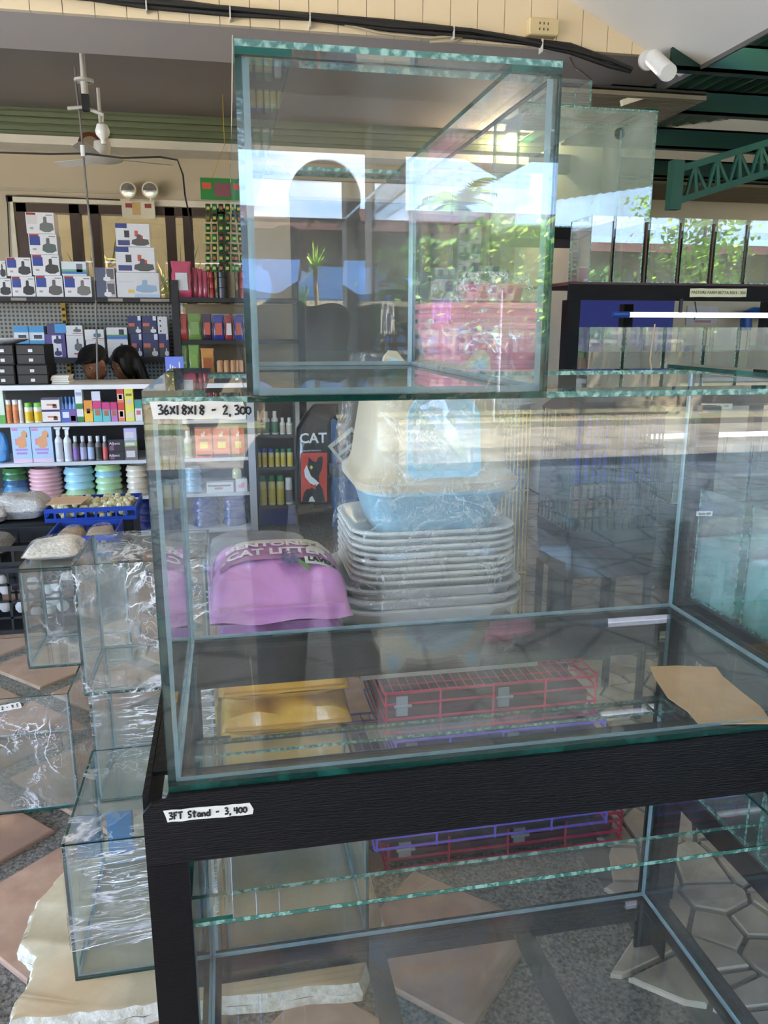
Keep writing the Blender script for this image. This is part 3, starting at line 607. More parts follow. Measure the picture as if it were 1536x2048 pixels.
# ---- second rack at the right with teal tanks
r2 = thing('side_rack', 'low black steel rack of teal water tanks right of the stand', 'rack', (1.02, .58, 0))
for X, Y in ((1.02, .58), (1.02, -.67), (1.79, .58), (1.79, -.67)): link('post', MB().box(X, X+.042, Y, Y+.036, 0, 1.155 if Y > 0 else .9), BLACK, r2)
for z in (.705, .285):
    link('beam', MB().box(1.016, 1.024, -.63, .58, z, z+.05), BLACK, r2); link('beam', MB().box(1.07, 1.78, .61, .618, z, z+.05), BLACK_H, r2)
    link('shelf_board', MB().box(1.026, 1.82, -.63, .578, z+.036, z+.0485), M((58, 62, 60), .6), r2)
for i in range(6):
    y = .43-.165*i
    betta(1.03, y, .754, .28, .145, .235, 'teal water tank, %s from the back post, on the side rack' % ordn[i], .56, WATER_T, 'teal tanks on the side rack', None)
    if i < 4: tank('low clear glass tank, %s from the back, under the teal tanks' % ordn[i], 1.03, .32-.28*i, .334, .34, .25, .24, .005, GLASS_C, EDGE_PALE, silicone=False, group='clear tanks on the low side shelf')
p = at(1404, 1024, .43)
k, a, b = tape('price_tag', 'small paper strip reading Betta-200 on the first teal tank', 1392, 1032, 1424, 1032, .4302, .009, WHITE, tear=0)
c = (a+b)/2; link('lettering', text_mb('Betta-200', .0062, front_at((c.x, .4291, c.z+.0045)), .0002), INK, k)
single('cardboard_sheet', MB().box(1.10, 1.32, -.02, .20, .9897, .9925), M((176, 150, 116), .8), 'tan cardboard sheet lying over the teal tanks', 'cardboard')

# ---- the black 3 ft stand, welded from flat angle bar
st = thing('tank_stand', 'black painted angle iron stand carrying the two large tanks', 'stand', (-.03, 0, 0))
mb = MB(); mb.xz([(-.030, .69), (.948, .69), (.948, .78), (-.001, .78), (-.004, .774), (-.020, .772), (-.030, .760)], -.0065, 0); link('front_beam', mb, BLACK_H, st)
link('front_beam_flange', MB().box(-.001, .945, 0.0002, .05, .774, .7795), BLACK_H, st)
link('back_beam', MB().box(-.03, .948, .459, .4655, .69, .782), BLACK_H, st); link('back_beam_flange', MB().box(-.001, .945, .41, .4585, .774, .7795), BLACK_H, st)
for X in (-.03, .9415): link('side_beam', MB().box(X, X+.0065, .0005, .4585, .69, .78), BLACK, st)
for X, Xi in ((-.0225, .02), (.89, .94)): link('side_beam_flange', MB().box(max(X, -.0225), Xi, .0505, .4095, .774, .7795), BLACK, st)
for fy, by in ((-.0065, 0), (.459, .4655)):
    for X in (-.03, .900): link('leg', MB().box(X, X+.048, fy, by, 0, .6895), BLACK, st)
for X in (-.03, .9415):
    for ya, yb in ((.0005, .042), (.42, .4585)): link('leg_flange', MB().box(X, X+.0065, ya, yb, 0, .6895), BLACK, st)
link('shelf_beam', MB().box(.0185, .8995, -.006, 0, .09, .1415), BLACK_H, st); link('shelf_beam', MB().box(.0185, .8995, .459, .4655, .07, .1415), BLACK_H, st)
for ya, yb in ((.0005, .05), (.41, .4585)): link('shelf_flange', MB().box(-.0225, .9405, ya, yb, .135, .1405), BLACK_H, st)
for xa, xb in ((-.0225, .03), (.886, .9405)): link('shelf_flange', MB().box(xa, xb, .0505, .4095, .135, .1405), BLACK, st)
for xx in (.30, .60): link('cross_bar', MB().box(xx, xx+.04, .0505, .4095, .128, .134), BLACK, st)
# ---- brown paper inside the large tank
P = [(.705, .165), (.76, .172), (.835, .178), (.842, .15), (.83, .10), (.80, .05), (.775, .012), (.70, .012), (.69, .02), (.688, .07), (.697, .12)]
q = MB(); Z0 = SZ+.0095
rg = lambda dz: [(x, y, Z0+dz+.0012*math.sin(i*1.7)) for i, (x, y) in enumerate(P)]
pp = [atz(1300, 1335, Z0), atz(1355, 1334, Z0), atz(1432, 1336, Z0), atz(1445, 1355, Z0), atz(1478, 1382, Z0), atz(1520, 1415, Z0), atz(1545, 1450, Z0), atz(1460, 1450, Z0), atz(1395, 1450, Z0), atz(1375, 1425, Z0), atz(1335, 1398, Z0), atz(1312, 1362, Z0)]
q.ring([[(p.x, p.y, Z0+.0006+.001*abs(math.sin(i*1.7))) for i, p in enumerate(pp)], [(p.x, p.y, Z0+.0016+.001*abs(math.sin(i*1.7))) for i, p in enumerate(pp)]])
single('brown_paper', q, M((190, 158, 118), .85, var=.12, scale=14, bump=.3), 'torn brown paper sheet lying on the bottom of the large tank', 'paper')
dd = at(352, 1845, .02)
cdm = MB(); cc = at(390, 1832, .40); cdm.xz([(cc.x+.035*math.cos(2*math.pi*i/28), cc.z+.035*math.sin(2*math.pi*i/28)) for i in range(28)], .437, .4385); single('plastic_disc', cdm, veil((150, 175, 190), .35), 'round clear plastic disc leaning inside the lower tank', 'disc')

# ================================================================== PET GOODS BEHIND THE STAND
# ---- cat litter bags on a blue bench
bench = thing('wooden_bench', 'low blue painted bench carrying the litter bags and a glass tank', 'bench', (.03, .96, 0)); BLUE = M((62, 128, 178), .55, var=.15)
link('bench_top', MB().box(-.30, .385, .93, 1.42, .165, .19), M((150, 140, 124), .7, var=.15, scale=6), bench)
for pa_, pb_, py in ((217, 267, 1690), (508, 560, 1675), (650, 722, 1655)): link('leg', MB().box(at(pa_, py, .935).x, at(pb_, py, .935).x, .935, .96, .0425, .1645), BLUE, bench)
for X in (-.29, .03, .30): link('leg', MB().box(X, X+.055, 1.39, 1.415, 0, .1645), BLUE, bench)
PINK = M((214, 138, 206), .2, var=.12, scale=14, bump=.9, coat=.7); YEL = M((222, 164, 38), .2, var=.14, scale=14, bump=.9, coat=.7)
z = .191; bags = []
for i, (mt, hh, lb) in enumerate(((YEL, .105, 'yellow bag of cat litter at the bottom of the bag stack'), (YEL, .10, 'yellow bag of cat litter second from the bottom of the bag stack'), (YEL, .10, 'yellow bag of cat litter right under the pink bags'), (PINK, .105, 'pink bag of cat litter under the printed lavender bag'), (PINK, .15, 'pink bag of lavender bentonite cat litter on top of the bag stack'))):
    k = thing('litter_bag', lb, 'bag', (.19, 1.17, z), 'cat litter bags stacked on the blue bench'); mb = MB(); mb.pillow(.195+.006*(i % 2), 1.19, z, .168+.01*(i == 4), .225, hh, 34, 26, .017, i*3.1, 0, .8 if i == 4 else None, .16 if i == 4 else .32)
    link('sack', mb, mt, k, True)
    sm = MB(); sm.box(.045, .345, .958, .972, z+hh*.40, z+hh*.44); link('seam', sm, mt, k)
    bags.append((k, z, hh)); z += hh*.965
k, zb, hb_ = bags[-1]
PL = M((150, 92, 130), .4, var=.1)
def on_bag(u, v): # u,v in 0..1 across the bag's upper face, returns world
    return Vector((.027+.336*u, .99+.36*v, zb+hb_*(.16+.84*(max(0, 1-abs(2*u-1)**4)**.42)*max(0, 1-abs(2*(.055+.8*v)-1)**2.2)**.8)+.010))
def patch(u0, u1, v0, v1, n=10):
    mb = MB(); vs = [tuple(on_bag(u0+(u1-u0)*i/n, v0+(v1-v0)*j/n)) for j in range(n+1) for i in range(n+1)]
    return mb.add(vs, [(j*(n+1)+i, j*(n+1)+i+1, (j+1)*(n+1)+i+1, (j+1)*(n+1)+i) for j in range(n) for i in range(n)])
link('print_band', patch(.06, .95, .30, .60), M((168, 104, 150), .3, var=.08), k)
link('top_band', patch(.07, .94, .60, .78), M((198, 190, 178), .4, var=.1), k)
def flat_on(mb0): # drape a flat mesh (u in x, v in y) on the bag
    mb0.v = [tuple(on_bag(x, y)+Vector((0, 0, .003+z_))) for x, y, z_ in mb0.v]; return mb0
def tx(s, u, v, size): return flat_on(text_mb(s, size, Matrix.Translation((u, v, 0)) @ Matrix.Scale(1.15, 4, (1, 0, 0)), .0003, 'LEFT', .004))
TXT = M((224, 206, 214), .5)
link('lettering', tx('BENTONITE', .10, .52, .125), TXT, k); link('lettering', tx('CAT LITTER', .11, .385, .125), TXT, k)
pm = MB()
for cu, cv, ru, rv in ((.80, .42, .075, .055), (.715, .50, .03, .03), (.77, .545, .03, .03), (.84, .545, .03, .03), (.895, .50, .03, .03)):
    pm.prism([(cu+ru*math.cos(2*math.pi*i/14), cv+rv*math.sin(2*math.pi*i/14)) for i in range(14)], 0, .0003)
link('paw_print', flat_on(pm), M((196, 196, 150), .4), k)
link('name_strip', patch(.70, .94, .24, .315, 5), M((228, 226, 214), .4), k); link('lettering', tx('LAVENDER', .725, .278, .06), INK, k)
lm = MB()
for i in range(26):
    a0 = .52+random.uniform(0, .13); b0 = .30+random.uniform(-.07, .08); lm.prism([(a0, b0), (a0+.03, b0-.012), (a0+.034, b0+.006), (a0+.008, b0+.02)], 0, .0004)
link('lavender_print', flat_on(lm), M((92, 88, 128), .5), k)
sm = MB()
for i in range(9): sm.prism([(.62+i*.004, .31-i*.010), (.73, .20-.006*i), (.732, .205-.006*i), (.624+i*.004, .315-i*.010)], 0, .0004)
link('stem_print', flat_on(sm), M((110, 140, 84), .5), k)
single('grey_sack', MB().pillow(.16, 1.60, .4955, .17, .13, .17, 14, 10, .012, 9), M((112, 110, 116), .5, var=.15, scale=14, bump=.3), 'grey sack slumped behind the pink litter bag', 'sack', smooth=True)
single('carton', MB().box(-.02, .32, 1.47, 1.74, 0, .495), M((148, 116, 88), .8, var=.1, scale=20), 'tall brown carton behind the litter bag stack', 'carton')
# ---- folded wire crates carrying the litter trays
def crate(label, x0, x1, y0, y1, z0, h, mat, tray):
    k = thing('wire_crate', label, 'pet crate', (x0, y0, z0), 'folded wire pet crates in the pile'); r_ = .0032
    for z_ in (z0+r_, z0+h*.35, z0+h*.7, z0+h-r_):
        mb = MB(); c = [(x0, y0, z_), (x1, y0, z_), (x1, y1, z_), (x0, y1, z_), (x0, y0, z_)]
        for a, b in zip(c, c[1:]): mb.cyl(a, b, r_, n=6)
        link('rail', mb, mat, k)
    mb = MB(); n = int((x1-x0)/.024)
    for i in range(n+1):
        X = x0+(x1-x0)*i/n; mb.cyl((X, y0, z0+h-r_), (X, y1, z0+h-r_), .0017, n=5)
    n = int((y1-y0)/.05)
    for i in range(n+1):
        Y = y0+(y1-y0)*i/n; mb.cyl((x0, Y, z0+h-r_*2), (x1, Y, z0+h-r_*2), .0017, n=5)
    o = link('wire_panel', mb, mat, k); o['kind'] = 'stuff'
    for i in range(5):
        X = x0+.004+(x1-x0-.008)*i/4; link('upright', MB().cyl((X, y0-.002, z0), (X, y0-.002, z0+h), .003, n=6), mat, k)
    link('tray', MB().rr([((x0+x1)/2, (y0+y1)/2, (x1-x0)/2-.015, (y1-y0)/2-.015, .02, z0+.006), ((x0+x1)/2, (y0+y1)/2, (x1-x0)/2-.012, (y1-y0)/2-.012, .02, z0+h*.5)]), tray, k)
    for X in (x0+.03, x0+(x1-x0)*.52): 
        mb = MB(); mb.box(X, X+.03, y0-.008, y0-.0035, z0+h*.45, z0+h*.9); mb.cyl((X-.006, y0-.009, z0+h*.68), (X+.04, y0-.009, z0+h*.68), .004, n=6); link('latch', mb, M((170, 172, 176), .35, .7), k)
    return k
REDW = M((190, 28, 68), .35); PURW = M((116, 92, 206), .35); TRB = M((40, 34, 44), .5); TRR = M((82, 36, 52), .5); TRP = M((92, 82, 150), .5)
crate('red folded wire crate lying on the floor under the purple one', .42, 1.045, .80, 1.30, .004, .088, REDW, TRR)
crate('purple folded wire crate lying on the red one on the floor', .385, .98, .76, 1.28, .0935, .09, PURW, TRB)
crate('purple folded wire crate under the upper red crate', .47, 1.06, .95, 1.42, .185, .085, PURW, TRP)
crate('red folded wire crate on top of the crate pile under the litter trays', .45, 1.04, .98, 1.44, .2715, .12, REDW, TRR)
single('carton', MB().box(.40, .90, 1.06, 1.50, .393, .462), M((150, 140, 128), .8), 'flat grey carton between the crate pile and the litter trays', 'carton')
# ---- stack of nested litter trays
def litter_tray(name, label, cx, cy_, hx, hy, z0, h, mat, group, rim=.012, flare=1.06, wave=0):
    k = thing(name, label, 'litter tray', (cx, cy_, z0), group); r_ = min(hx, hy)*.45; mb = MB(); a = 1/flare
    mb.rr([(cx, cy_, hx*a-.004, hy*a-.004, r_*a, z0), (cx, cy_, hx*(a+.02), hy*(a+.02), r_, z0+.008), (cx, cy_, hx, hy, r_, z0+h-rim), (cx, cy_, hx+.010, hy+.010, r_, z0+h-rim+.001), (cx, cy_, hx+.012, hy+.012, r_, z0+h-.004), (cx, cy_, hx+.008, hy+.008, r_, z0+h), (cx, cy_, hx-.004, hy-.004, r_-.004, z0+h-.002), (cx, cy_, hx*a-.008, hy*a-.008, r_*a, z0+.004)], 0, 7)
    link('tray_shell', mb, mat, k, 60); return k
TW = M((222, 219, 210), .35, var=.04); TG = M((190, 190, 190), .4, var=.05)
z = .463
for i in range(3):
    litter_tray('litter_tray', ('light grey litter tray at the foot of the tray stack', 'light grey litter tray second from the foot of the tray stack', 'light grey litter tray just under the white trays')[i], .625, 1.32, .248, .20, z, .10, TG, 'grey litter trays in the stack', .012, 1.22); z += .030
for i in range(8):
    litter_tray('litter_tray', 'white litter tray, %s from the bottom of the white ones' % (ordn+['seventh', 'topmost'])[i], .628, 1.32, .222, .19, z+(.048 if i == 7 else 0), .042 if i == 7 else .09, TW, 'white litter trays in the stack', .010, 1.25 if i < 7 else 1.14); z += .0195
ztop = z+.071
# ---- hooded cat toilet
BEIGE = M((200, 182, 152), .35, var=.03); LBL = M((150, 190, 204), .35, var=.05)
lh = thing('hooded_litter_box', 'beige hooded cat litter box with cat ears and pale blue base', 'litter box', (.635, 1.32, .70))
cx, cyy = .637, 1.33; zb0 = ztop-.0365
mb = MB(); mb.rr([(cx, cyy, .150, .155, .07, zb0), (cx, cyy, .162, .165, .075, zb0+.01), (cx, cyy, .195, .20, .08, zb0+.125), (cx, cyy, .205, .21, .085, zb0+.132), (cx, cyy, .205, .21, .085, zb0+.142)], 0, 8); link('base_pan', mb, LBL, lh, 50)
z1 = zb0+.143; HT = .32
mb = MB(); mb.rr([(cx, cyy, .222, .225, .09, z1), (cx, cyy, .224, .227, .09, z1+.022), (cx, cyy, .210, .213, .085, z1+.03), (cx, cyy, .196, .20, .08, z1+.06), (cx, cyy, .188, .195, .08, z1+.12), (cx, cyy, .175, .185, .09, z1+.22), (cx, cyy, .152, .165, .10, z1+.29), (cx, cyy, .10, .12, .09, z1+HT), (cx, cyy, .03, .04, .03, z1+HT+.012)], 0, 8); link('hood', mb, BEIGE, lh, 50)
def yfront(zz): # hood front face y at height
    t_ = [(0, .225), (.03, .213), (.06, .20), (.12, .195), (.22, .185), (.29, .165), (.32, .12)]
    for (a, ya), (b, yb) in zip(t_, t_[1:]):
        if a <= zz <= b: return cyy-(ya+(yb-ya)*(zz-a)/(b-a))
    return cyy-.12
def door_ring(hw, top_, bot, off, off2, inset):
    o_ = []; n = 26
    pts = []
    for i in range(n+1):
        a = math.pi*i/n; pts.append((hw*math.cos(a)*(1 if abs(math.cos(a)) < .99 else 1), top_-hw*.8+hw*.8*math.sin(a)))
    pts += [(-hw*1.02, bot+.02), (-hw*.9, bot), (hw*.9, bot), (hw*1.02, bot+.02)]
    return pts
outer = door_ring(.098, .265, .038, 0, 0, 0); inner = door_ring(.080, .25, .056, 0, 0, 0)
mb = MB(); Yf = lambda z_, o_: yfront(z_)+o_
mb.ring([[(cx+x, Yf(z_, .012), z1+z_) for x, z_ in outer], [(cx+x, Yf(z_, -.010), z1+z_) for x, z_ in outer], [(cx+x, Yf(z_, -.010), z1+z_) for x, z_ in inner], [(cx+x, Yf(z_, .010), z1+z_) for x, z_ in inner]], 0, (False, False)); link('door_frame', mb, LBL, lh, 50)
mb = MB(); mb.ring([[(cx+x, Yf(z_, -.003), z1+z_) for x, z_ in inner], [(cx+x, Yf(z_, -.006), z1+z_) for x, z_ in inner]]); link('flap', mb, M((176, 196, 205), .08, var=.05, coat=1), lh)
for sx in (-1, 1):
    X = cx+sx*.106; es = [(-.042, 0), (-.036, .045), (-.014, .088), (.004, .094), (.022, .08), (.040, .03), (.042, 0)]
    mb = MB(Matrix.Translation((X, cyy-.11, z1+.272)) @ Matrix.Rotation(R(12*sx), 4, 'Y')); mb.xz([(x*sx, z_) for x, z_ in es][::sx], -.012, .012); ear = link('ear', mb, BEIGE, lh)
    mb = MB(Matrix.Translation((X, cyy-.11, z1+.272)) @ Matrix.Rotation(R(12*sx), 4, 'Y')); mb.xz([(x*sx*.66, .004+z_*.74) for x, z_ in es][::sx], -.0145, -.0125); link('inner_ear', mb, LBL, ear)
def bagfilm(k, secs, mat, seed, amp=.012):
    mb = MB(); mb.rr(secs, 0, 9, (False, True))
    mb.v = [tuple(Vector(p)+Vector((noise.noise(Vector(p)*16+Vector((seed, 0, 0))), noise.noise(Vector(p)*16+Vector((0, seed, 0))), 0))*amp) for p in mb.v]
    # refine between rings is given by many sections
    return link('plastic_wrap', mb, mat, k, True)
secs = []
for i in range(22):
    t_ = i/21; secs.append((cx, cyy, .245-.10*max(0, t_-.55), .245-.08*max(0, t_-.55), .09, .58+t_*.66))
bagfilm(lh, secs, FILM_L, 3, .014)
# ---- pink trays on a stack further back
TP = M((232, 120, 150), .35, var=.06); TPD = M((214, 70, 104), .35)
k0 = single('plastic_drum', MB().lathe([(.16, .0), (.17, .02), (.19, .80), (.195, .82), (.185, .84), (0.02, .84)], (1.0, 1.98, 0), 24), M((206, 208, 214), .4, var=.05), 'pale grey tub carrying the pink trays behind the hooded box', 'tub', smooth=40)
z = .842
for i in range(8):
    litter_tray('litter_tray', 'pale white tray, %s from the bottom under the pink trays' % (ordn+['seventh', 'topmost'])[i], 1.0, 1.98, .17, .17, z, .13, TW, 'pale trays under the pink trays', .012, 1.3); z += .026
z += .012
for i in range(3):
    litter_tray('litter_tray', ('pink litter tray at the bottom of the pink ones', 'pink litter tray in the middle of the pink ones', 'pink litter tray on top of the pink ones')[i], 1.0, 1.98, .205, .19, z+.1, .16, TP, 'pink litter trays', .02, 1.18); z += .034
pk = litter_tray('litter_tray', 'small deep pink box resting on top of the pink trays', 1.04, 1.98, .10, .09, z+.229, .065, TPD, None, .012, 1.1)
secs = [(1.0, 1.98, .225-.08*(i/15)**2, .215-.06*(i/15)**2, .12, z+.06+.27*i/15) for i in range(16)]
bagfilm(pk, secs, FILM, 8, .02)
# ---- black bird cage on legs and a yellow folded cage panel
bc = thing('bird_cage', 'tall black wire pet cage with solid base tray before the back rack', 'cage', (1.18, 1.38, 0)); CX0, CX1, CY0, CY1 = 1.13, 1.43, 1.40, 1.66
for X in (CX0, CX1-.02):
    for Y in (CY0, CY1-.02): link('leg', MB().box(X, X+.02, Y, Y+.02, 0, .52), BLK, bc)
link('base_tray', MB().rr([((CX0+CX1)/2, (CY0+CY1)/2, .15, .13, .02, .52), ((CX0+CX1)/2, (CY0+CY1)/2, .16, .14, .02, .68)]), BLK, bc)
mb = MB()
for i in range(13):
    X = CX0+(CX1-CX0)*i/12
    for Y in (CY0, CY1): mb.cyl((X, Y, .68), (X+.012*math.sin(i), Y, 1.05), .004, n=5)
for i in range(1, 9):
    Y = CY0+(CY1-CY0)*i/9
    for X in (CX0, CX1): mb.cyl((X, Y, .68), (X, Y, 1.05), .004, n=5)
o = link('wire_bars', mb, BLK, bc); o['kind'] = 'stuff'
for z_ in (.72, .83, .94, 1.05):
    mb = MB(); c = [(CX0, CY0, z_), (CX1, CY0, z_), (CX1, CY1, z_), (CX0, CY1, z_), (CX0, CY0, z_)]
    for a, b in zip(c, c[1:]): mb.cyl(a, b, .004, n=6)
    link('rail', mb, BLK, bc)
link('roof_panel', MB().rr([((CX0+CX1)/2, (CY0+CY1)/2, .16, .14, .02, 1.052), ((CX0+CX1)/2, (CY0+CY1)/2, .13, .11, .02, 1.085)]), BLK, bc)
link('feeder', MB().box(CX0-.06, CX0-.004, CY0+.03, CY0+.12, .78, .90), BLK, bc)
yp = thing('cage_panel', 'yellow wire cage panel leaning behind the hooded litter box', 'cage panel', (1.08, 1.66, .0)); YW = M((226, 196, 110), .4)
for i in range(9):
    X = 1.00+.0135*i; link('wire', MB().cyl((X, 1.70, .0), (X+.0, 1.72, 1.03), .0028, n=5), YW, yp)
for z_ in (.1, .45, .75, 1.02): link('rail', MB().cyl((.995, 1.70+.0194*z_, z_), (1.113, 1.70+.0194*z_, z_), .003, n=5), YW, yp)

# ================================================================== SHOP INTERIOR
# ---- display counter
CT = 4.236
ct = thing('display_counter', 'long white framed display counter with open shelves of pet goods', 'counter', (-3, CT, 0))
link('counter_top', MB().box(-3.2, .245, CT-.012, 4.72, .935, .963), WHITE, ct)
for z in (.735, .492, .262, .03): link('shelf', MB().box(-3.2, .195, CT, 4.66, z-.022, z), M((206, 206, 206), .5, var=.05), ct)
link('back_board', MB().box(-3.2, .24, 4.665, 4.685, 0, .934), M((70, 66, 62), .7), ct)
for X in (.197, -1.55, -3.2): link('post', MB().box(X, X+.045, CT-.006, CT+.04, 0, .934), ALU, ct)
link('end_panel', MB().box(.222, .24, CT+.041, 4.664, 0, .934), ALU, ct); link('plinth', MB().box(-3.2, .195, CT+.0, CT+.03, 0, .0075), ALU, ct)
SH = {1: .7355, 2: .4925, 3: .2625, 4: .0305}
def xr(a, b, Y): p, q = at(a, 800, Y), at(b, 800, Y); return p.x, q.x
def zt(py, Y, px=150): return at(px, py, Y).z
def s_box(label, px0, px1, pytop, base, Y, cols, d=.06, name='product_box', cat='box', group=None, pybase=None):
    """carton with printed bands: cols = body, then (colour, x0, x1, z0, z1) patches in 0..1 of the face"""
    x0, x1 = xr(px0, px1, Y); z1 = zt(pytop, Y, px0); z0 = base if pybase is None else zt(pybase, Y, px0)
    x0 += .0012; x1 -= .0012
    k = thing(name, label, cat, (x0, Y, z0), group); link('carton', MB().box(x0, x1, Y, Y+d, z0, z1), M(cols[0], .45, var=.05), k)
    for c in cols[1:]:
        col, a, b, e, f_ = c[:5]; mb = MB(); W_, H_ = x1-x0, z1-z0
        if len(c) > 5: # rounded picture blob outline
            ou = c[5]; mb.xz([(x0+W_*(a+(b-a)*u), z0+H_*(e+(f_-e)*v)) for u, v in ou], Y-.0012, Y-.0002)
        else: mb.box(x0+W_*a, x0+W_*b, Y-.001, Y-.0002, z0+H_*e, z0+H_*f_)
        link('print', mb, M(col, .45, var=.05), k)
    return k
def s_bottle(label, px0, px1, pytop, base, Y, cols, shape='bottle', group=None):
    x0, x1 = xr(px0, px1, Y); r_ = (x1-x0)/2*.94; h = zt(pytop, Y, px0)-base; c = ((x0+x1)/2, Y+r_, base)
    k = thing('bottle' if shape != 'spray' else 'spray_bottle', label, 'bottle', c, group); body, lab, cap = cols
    if shape == 'can':
        link('body', MB().lathe([(r_*.95, 0), (r_, .004), (r_, h*.76), (r_*.8, h*.80)], c, 14), M(body, .35), k, 40); link('cap', MB().lathe([(r_*.9, h*.80), (r_*.9, h*.97), (r_*.8, h)], c, 14), M(cap, .35), k, 40)
    elif shape == 'spray':
        link('body', MB().lathe([(r_*.95, 0), (r_, .004), (r_, h*.62), (r_*.45, h*.72), (r_*.4, h*.76)], c, 14), M(body, .35), k, 40)
        mb = MB(); mb.box(c[0]-r_*.4, c[0]+r_*.5, c[1]-r_*.35, c[1]+r_*.35, base+h*.765, base+h*.92); mb.ring([[(c[0]-r_*.9, c[1]-.006, base+h*.94), (c[0]+r_*.7, c[1]-.006, base+h*.92), (c[0]+r_*.7, c[1]+.006, base+h*.92), (c[0]-r_*.9, c[1]+.006, base+h*.94)], [(c[0]-r_*.9, c[1]-.006, base+h), (c[0]+r_*.9, c[1]-.006, base+h*.99), (c[0]+r_*.9, c[1]+.006, base+h*.99), (c[0]-r_*.9, c[1]+.006, base+h)]]); link('trigger_head', mb, M(cap, .4), k)
    else:
        link('body', MB().lathe([(r_*.95, 0), (r_, .004), (r_, h*.66), (r_*.5, h*.76), (r_*.5, h*.78)], c, 14), M(body, .3), k, 40); link('cap', MB().lathe([(r_*.58, h*.78), (r_*.58, h*.98), (r_*.5, h)], c, 12), M(cap, .35), k, 40)
    link('label_band', MB().lathe([(r_*1.02, h*.08), (r_*1.02, h*.56)], c, 14, 0, (False, False)), M(lab, .5), k, 40)
    return k
Y = CT+.012
# top shelf
b1 = SH[1]
s_box('pale green package at the left end of the counter top shelf', -12, 7, 779, b1, Y, [(214, 224, 204), ((96, 170, 70), 0, 1, .0, .25)])
for i, (a, b, c_) in enumerate(((8, 20, (216, 140, 84)), (21, 34, (216, 140, 84)), (34, 43, (226, 222, 216)))): s_bottle(('orange shampoo bottle nearest the left end of the counter top shelf', 'orange shampoo bottle beside the silver one on the counter', 'silver bottle between orange and yellow bottles on the counter')[i], a, b, 800, b1, Y, (c_, (206, 124, 70) if i < 2 else (206, 200, 196), (230, 226, 220)), 'can')
for i, (a, b) in enumerate(((44, 62), (63, 81))): s_bottle(('yellow vitamin jar with green lid next to the silver bottle', 'yellow vitamin jar with green lid next to the soap boxes')[i], a, b, 806, b1, Y, ((232, 228, 200), (228, 186, 30), (120, 190, 70)), 'can')
for i, (t0, t1) in enumerate(((821, 843), (797, 820))): s_box(('pale soap box with dark purple edges, lower of two', 'pale soap box with dark purple edges, upper of two')[i], 81, 118, t0, b1 if i == 0 else zt(820.3, Y), Y, [(232, 220, 212), ((60, 48, 88), 0, 1, .88, 1), ((60, 48, 88), 0, 1, 0, .08), ((200, 130, 96), .3, .8, .4, .55), ((110, 70, 60), .62, .85, .2, .5)], pybase=None)
for i in range(4): s_bottle('blue dropper bottle, %s in its display tray on the counter' % ordn[i], 119+i*8, 126.5+i*8, 794, b1, Y+.03, ((120, 160, 216), (150, 180, 224), (70, 130, 200)))
s_box('blue display tray holding four dropper bottles', 119, 152, 819, b1, Y, [(70, 96, 170), ((224, 226, 236), .1, .5, .35, .8), ((120, 90, 150), .5, 1, 0, 1), ((190, 140, 100), .6, .9, .1, .5)], .02)
for i, (t, tb) in enumerate(((818, None), (793, 817.6), (777, 792.6))): s_box(('green and white box at the foot of a three box pile', 'green and white box in the middle of a three box pile', 'white box topping the green box pile')[i], 150, 165, t, b1, Y, [(226, 226, 222), ((60, 130, 60), 0, 1, 0, .42)] if i < 2 else [(230, 230, 226), ((150, 160, 200), .1, .9, .1, .5)], pybase=tb)
s_box('orange and yellow medicine box with a dark cat on the counter', 166, 184, 801, b1, Y, [(226, 146, 62), ((240, 190, 60), 0, 1, 0, .5), ((60, 46, 40), .3, .7, .4, .62)])
for i, (a, b, c2) in enumerate(((184.5, 202, (96, 190, 190)), (202.5, 219, (110, 190, 190)), (219.5, 233, (190, 120, 180)))): s_box(('magenta and teal treat box under the white card', 'magenta and teal treat box next to the purple one', 'pink and purple treat box on the counter top shelf')[i], a, b, 802+3*(i > 0), b1, Y, [c2, ((206, 60, 120), 0, 1, .62, 1), ((176, 110, 80), .2, .8, .30, .58)])
s_box('white blank card standing on the magenta treat box', 183, 201, 783, b1, Y, [(216, 214, 226)], .03, pybase=801.6)
for i, (t, tb) in enumerate(((806, None), (776, 805.7))): s_box(('red and white puppy food box, lower of two', 'red and white puppy food box, upper of two')[i], 234, 248, t, b1, Y, [(226, 130, 100), ((212, 70, 64), 0, 1, .62, 1), ((230, 216, 200), .1, .9, .2, .6), ((120, 80, 60), .25, .75, .25, .55)], pybase=tb)
s_box('tall yellow carton at the right end of the visible top shelf', 249, 267, 775, b1, Y, [(232, 222, 84), ((226, 214, 170), .1, .9, .1, .3), ((120, 120, 60), .15, .85, .75, .82), ((226, 200, 190), .2, .8, .5, .65)])
s_box('teal and white carton half hidden by the glass tank corner', 268, 283, 800, b1, Y, [(224, 222, 220), ((70, 150, 140), 0, 1, .6, 1), ((200, 110, 120), .2, .8, .3, .5)])
for i, (a, b, t, c_) in enumerate(((384, 425, 795, (226, 210, 110)), (427, 452, 800, (110, 140, 180)), (300, 330, 808, (200, 196, 190)), (334, 372, 806, (216, 214, 210)))): s_box('%s box behind the large tank on the counter top shelf' % ('yellow', 'blue', 'grey', 'white')[i], a, b, t, b1, Y, [c_, ((230, 230, 226), .1, .9, .2, .5)])
